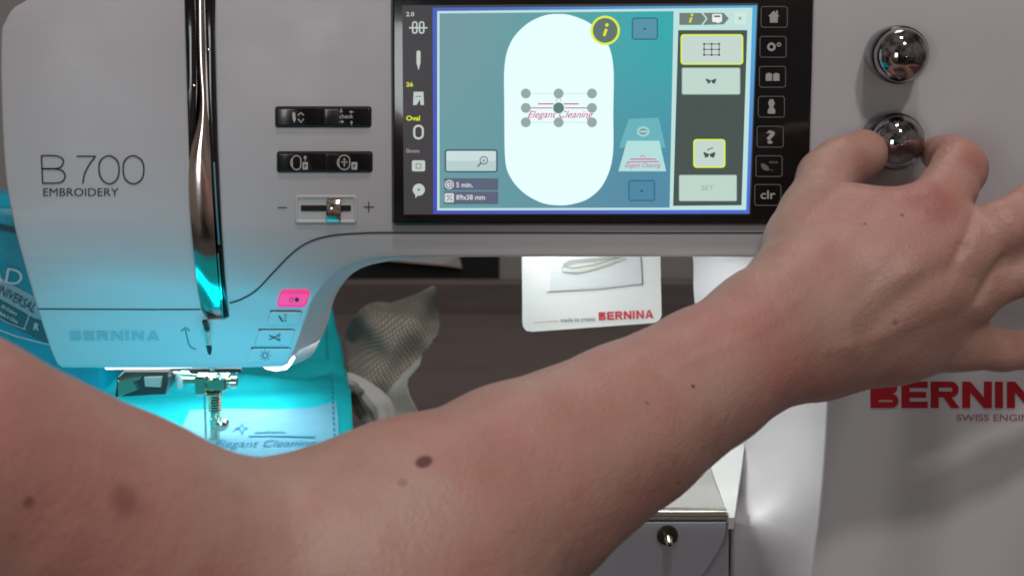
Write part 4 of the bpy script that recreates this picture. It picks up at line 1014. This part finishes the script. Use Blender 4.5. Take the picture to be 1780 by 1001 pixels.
# skin material
def skin():
    m = bpy.data.materials.new('skin'); m.use_nodes = True; nt = m.node_tree; b = nt.nodes['Principled BSDF']
    tc = nt.nodes.new('ShaderNodeTexCoord')
    def nz(scale, det=4, dist=0):
        n = nt.nodes.new('ShaderNodeTexNoise'); n.inputs['Scale'].default_value = scale; n.inputs['Detail'].default_value = det; n.inputs['Distortion'].default_value = dist
        nt.links.new(tc.outputs['Object'], n.inputs['Vector']); return n.outputs['Fac']
    def rng(o, a, c, lo=0, hi=1):
        r = nt.nodes.new('ShaderNodeMapRange'); r.interpolation_type = 'SMOOTHSTEP'
        r.inputs[1].default_value = a; r.inputs[2].default_value = c; r.inputs[3].default_value = lo; r.inputs[4].default_value = hi; nt.links.new(o, r.inputs[0]); return r.outputs[0]
    def mix(f, a, c):
        mx = nt.nodes.new('ShaderNodeMix'); mx.data_type = 'RGBA'
        nt.links.new(f, mx.inputs[0])
        for i, v in ((6, a), (7, c)):
            if isinstance(v, tuple): mx.inputs[i].default_value = (*v, 1)
            else: nt.links.new(v, mx.inputs[i])
        return mx.outputs[2]
    col = mix(rng(nz(14, 5, 0.4), 0.38, 0.68), SK[0], SK[1])
    col = mix(rng(nz(55, 4), 0.5, 0.8, 0, 0.35), col, SK[2])
    # (pixel position, radius px, colour, strength)
    marks = [(737, 802, 15, (0.13, 0.035, 0.03), 1, 1.35), (217, 868, 30, (0.20, 0.06, 0.05), .55, 1), (50, 873, 11, (0.2, 0.06, 0.05), .6, 1), (1205, 671, 4, (0.12, 0.03, 0.03), .9, 1),
             (1568, 374, 4, (0.2, 0.05, 0.05), .8, 1), (1504, 389, 3, (0.15, 0.08, 0.06), .8, 1), (700, 838, 9, (0.2, 0.06, 0.05), .4, 1), (1556, 560, 5, (0.15, 0.05, 0.05), .5, 1), (1180, 838, 5, (0.1, 0.04, 0.03), .5, 1), (1125, 700, 4, (0.2, 0.08, 0.06), .5, 1),
             (1620, 350, 40, (0.36, 0.10, 0.085), .6, 1), (1690, 280, 26, (0.36, 0.11, 0.09), .4, 1), (1500, 285, 30, (0.38, 0.13, 0.11), .5, 1)]
    from mathutils.bvhtree import BVHTree
    bvh = BVHTree.FromPolygons([tuple(v) for v in V], [tuple(f) for f in Fc])
    for (x, y, r, c, s, asp) in marks:
        d = ray(x, y).normalized(); hit = bvh.ray_cast(CAM, d)
        if hit[0] is None: continue
        p = hit[0]; rw = r/F*(p-CAM).dot(fwd)
        sub = nt.nodes.new('ShaderNodeVectorMath'); sub.operation = 'SUBTRACT'; sub.inputs[1].default_value = p; nt.links.new(tc.outputs['Object'], sub.inputs[0])
        rot = nt.nodes.new('ShaderNodeVectorRotate'); rot.rotation_type = 'Y_AXIS'; rot.inputs['Angle'].default_value = math.radians(35); nt.links.new(sub.outputs[0], rot.inputs['Vector'])
        sc = nt.nodes.new('ShaderNodeVectorMath'); sc.operation = 'MULTIPLY'; sc.inputs[1].default_value = (1/rw*asp**-1, 1/rw, 1/rw*asp if asp > 1 else 1/rw); nt.links.new(rot.outputs[0], sc.inputs[0])
        sw = sc
        ln_ = nt.nodes.new('ShaderNodeVectorMath'); ln_.operation = 'LENGTH'; nt.links.new(sc.outputs[0], ln_.inputs[0])
        soft = 0.75 if r < 20 else 0.2
        col = mix(rng(ln_.outputs['Value'], 1.25 if r < 20 else 1.6, soft, 0, s), col, c)
    nt.links.new(col, b.inputs['Base Color'])
    b.inputs['Subsurface Weight'].default_value = 0.25; b.inputs['Subsurface Radius'].default_value = (1.0, 0.35, 0.2); b.inputs['Subsurface Scale'].default_value = 0.004
    b.inputs['Roughness'].default_value = 0.46; b.inputs['Specular IOR Level'].default_value = 0.45
    vo = nt.nodes.new('ShaderNodeTexVoronoi'); vo.inputs['Scale'].default_value = 700; nt.links.new(tc.outputs['Object'], vo.inputs['Vector'])
    bp = nt.nodes.new('ShaderNodeBump'); bp.inputs['Strength'].default_value = 0.25; bp.inputs['Distance'].default_value = 0.0006; nt.links.new(vo.outputs['Distance'], bp.inputs['Height'])
    b2 = nt.nodes.new('ShaderNodeBump'); b2.inputs['Strength'].default_value = 0.35; b2.inputs['Distance'].default_value = 0.004; nt.links.new(nz(60, 4), b2.inputs['Height']); nt.links.new(bp.outputs[0], b2.inputs['Normal'])
    nt.links.new(b2.outputs[0], b.inputs['Normal'])
    return m
SK = ((0.50, 0.30, 0.24), (0.49, 0.225, 0.185), (0.45, 0.165, 0.14))
arm_o = link('person', me, skin(), None, True)
tag(arm_o, 'bare right arm of a person reaching across the machine, hand turning the lower chrome dial', 'person')
# thin hairs skipped: none can be told apart

# the lower part of the machine head curves back towards the needle
def headcurve(o):
    me = o.data; bm = bmesh.new(); bm.from_mesh(me)
    if o is body:
        for y in range(375, 640, 10):
            p = P(890, y, 0); vs = [v for v in bm.verts]
            bmesh.ops.bisect_plane(bm, geom=bm.verts[:]+bm.edges[:]+bm.faces[:], plane_co=p, plane_no=(0, 0, 1), dist=1e-6)
    x_, y_ = 0, 0
    for v in bm.verts:
        d = v.co-CAM; z = d.dot(fwd); x = W2+F*d.x/z; y = H2-F*d.dot(up)/z
        t = max(0, (min(y, 660)-370)/270); w_ = 1-min(1, max(0, (x-500)/300)); w_ = w_*w_*(3-2*w_)
        g_ = 0.024*t*t*w_*(1-min(1, max(0, v.co.y-0.03)/0.045))
        if g_ > 0: v.co = CAM+d*(1+g_/(v.co.y-CAM.y))
    bm.to_mesh(me); bm.free()
    if o is body: me.set_sharp_from_angle(angle=math.radians(32))
skipn = ('needle', 'clamp', 'foot', 'spring', 'bed', 'threader_bar', 'threader_pin', 'threader_hook', 'guide', 'socket')
for o in list(COL.objects):
    r_ = o
    while r_.parent: r_ = r_.parent
    if r_ is MC and o.type == 'MESH' and not o.name.startswith(skipn): headcurve(o)
# parent offsets: children were modelled in world coordinates
bpy.context.view_layer.update()
for o in COL.objects:
    if o.parent and o.type != 'LIGHT':
        w0 = Vector((0, 0, 0)) if o is not sk else sk.location
        root = o.parent
        o.matrix_parent_inverse = Matrix.Identity(4)
for o in COL.objects:
    if o.parent is MC or o.parent is HP or o.parent is table:
        o.matrix_parent_inverse = Matrix.Translation(-o.parent.location)
for o in COL.objects:
    if o.parent is sk: o.matrix_parent_inverse = Matrix.Translation(-sk.location)
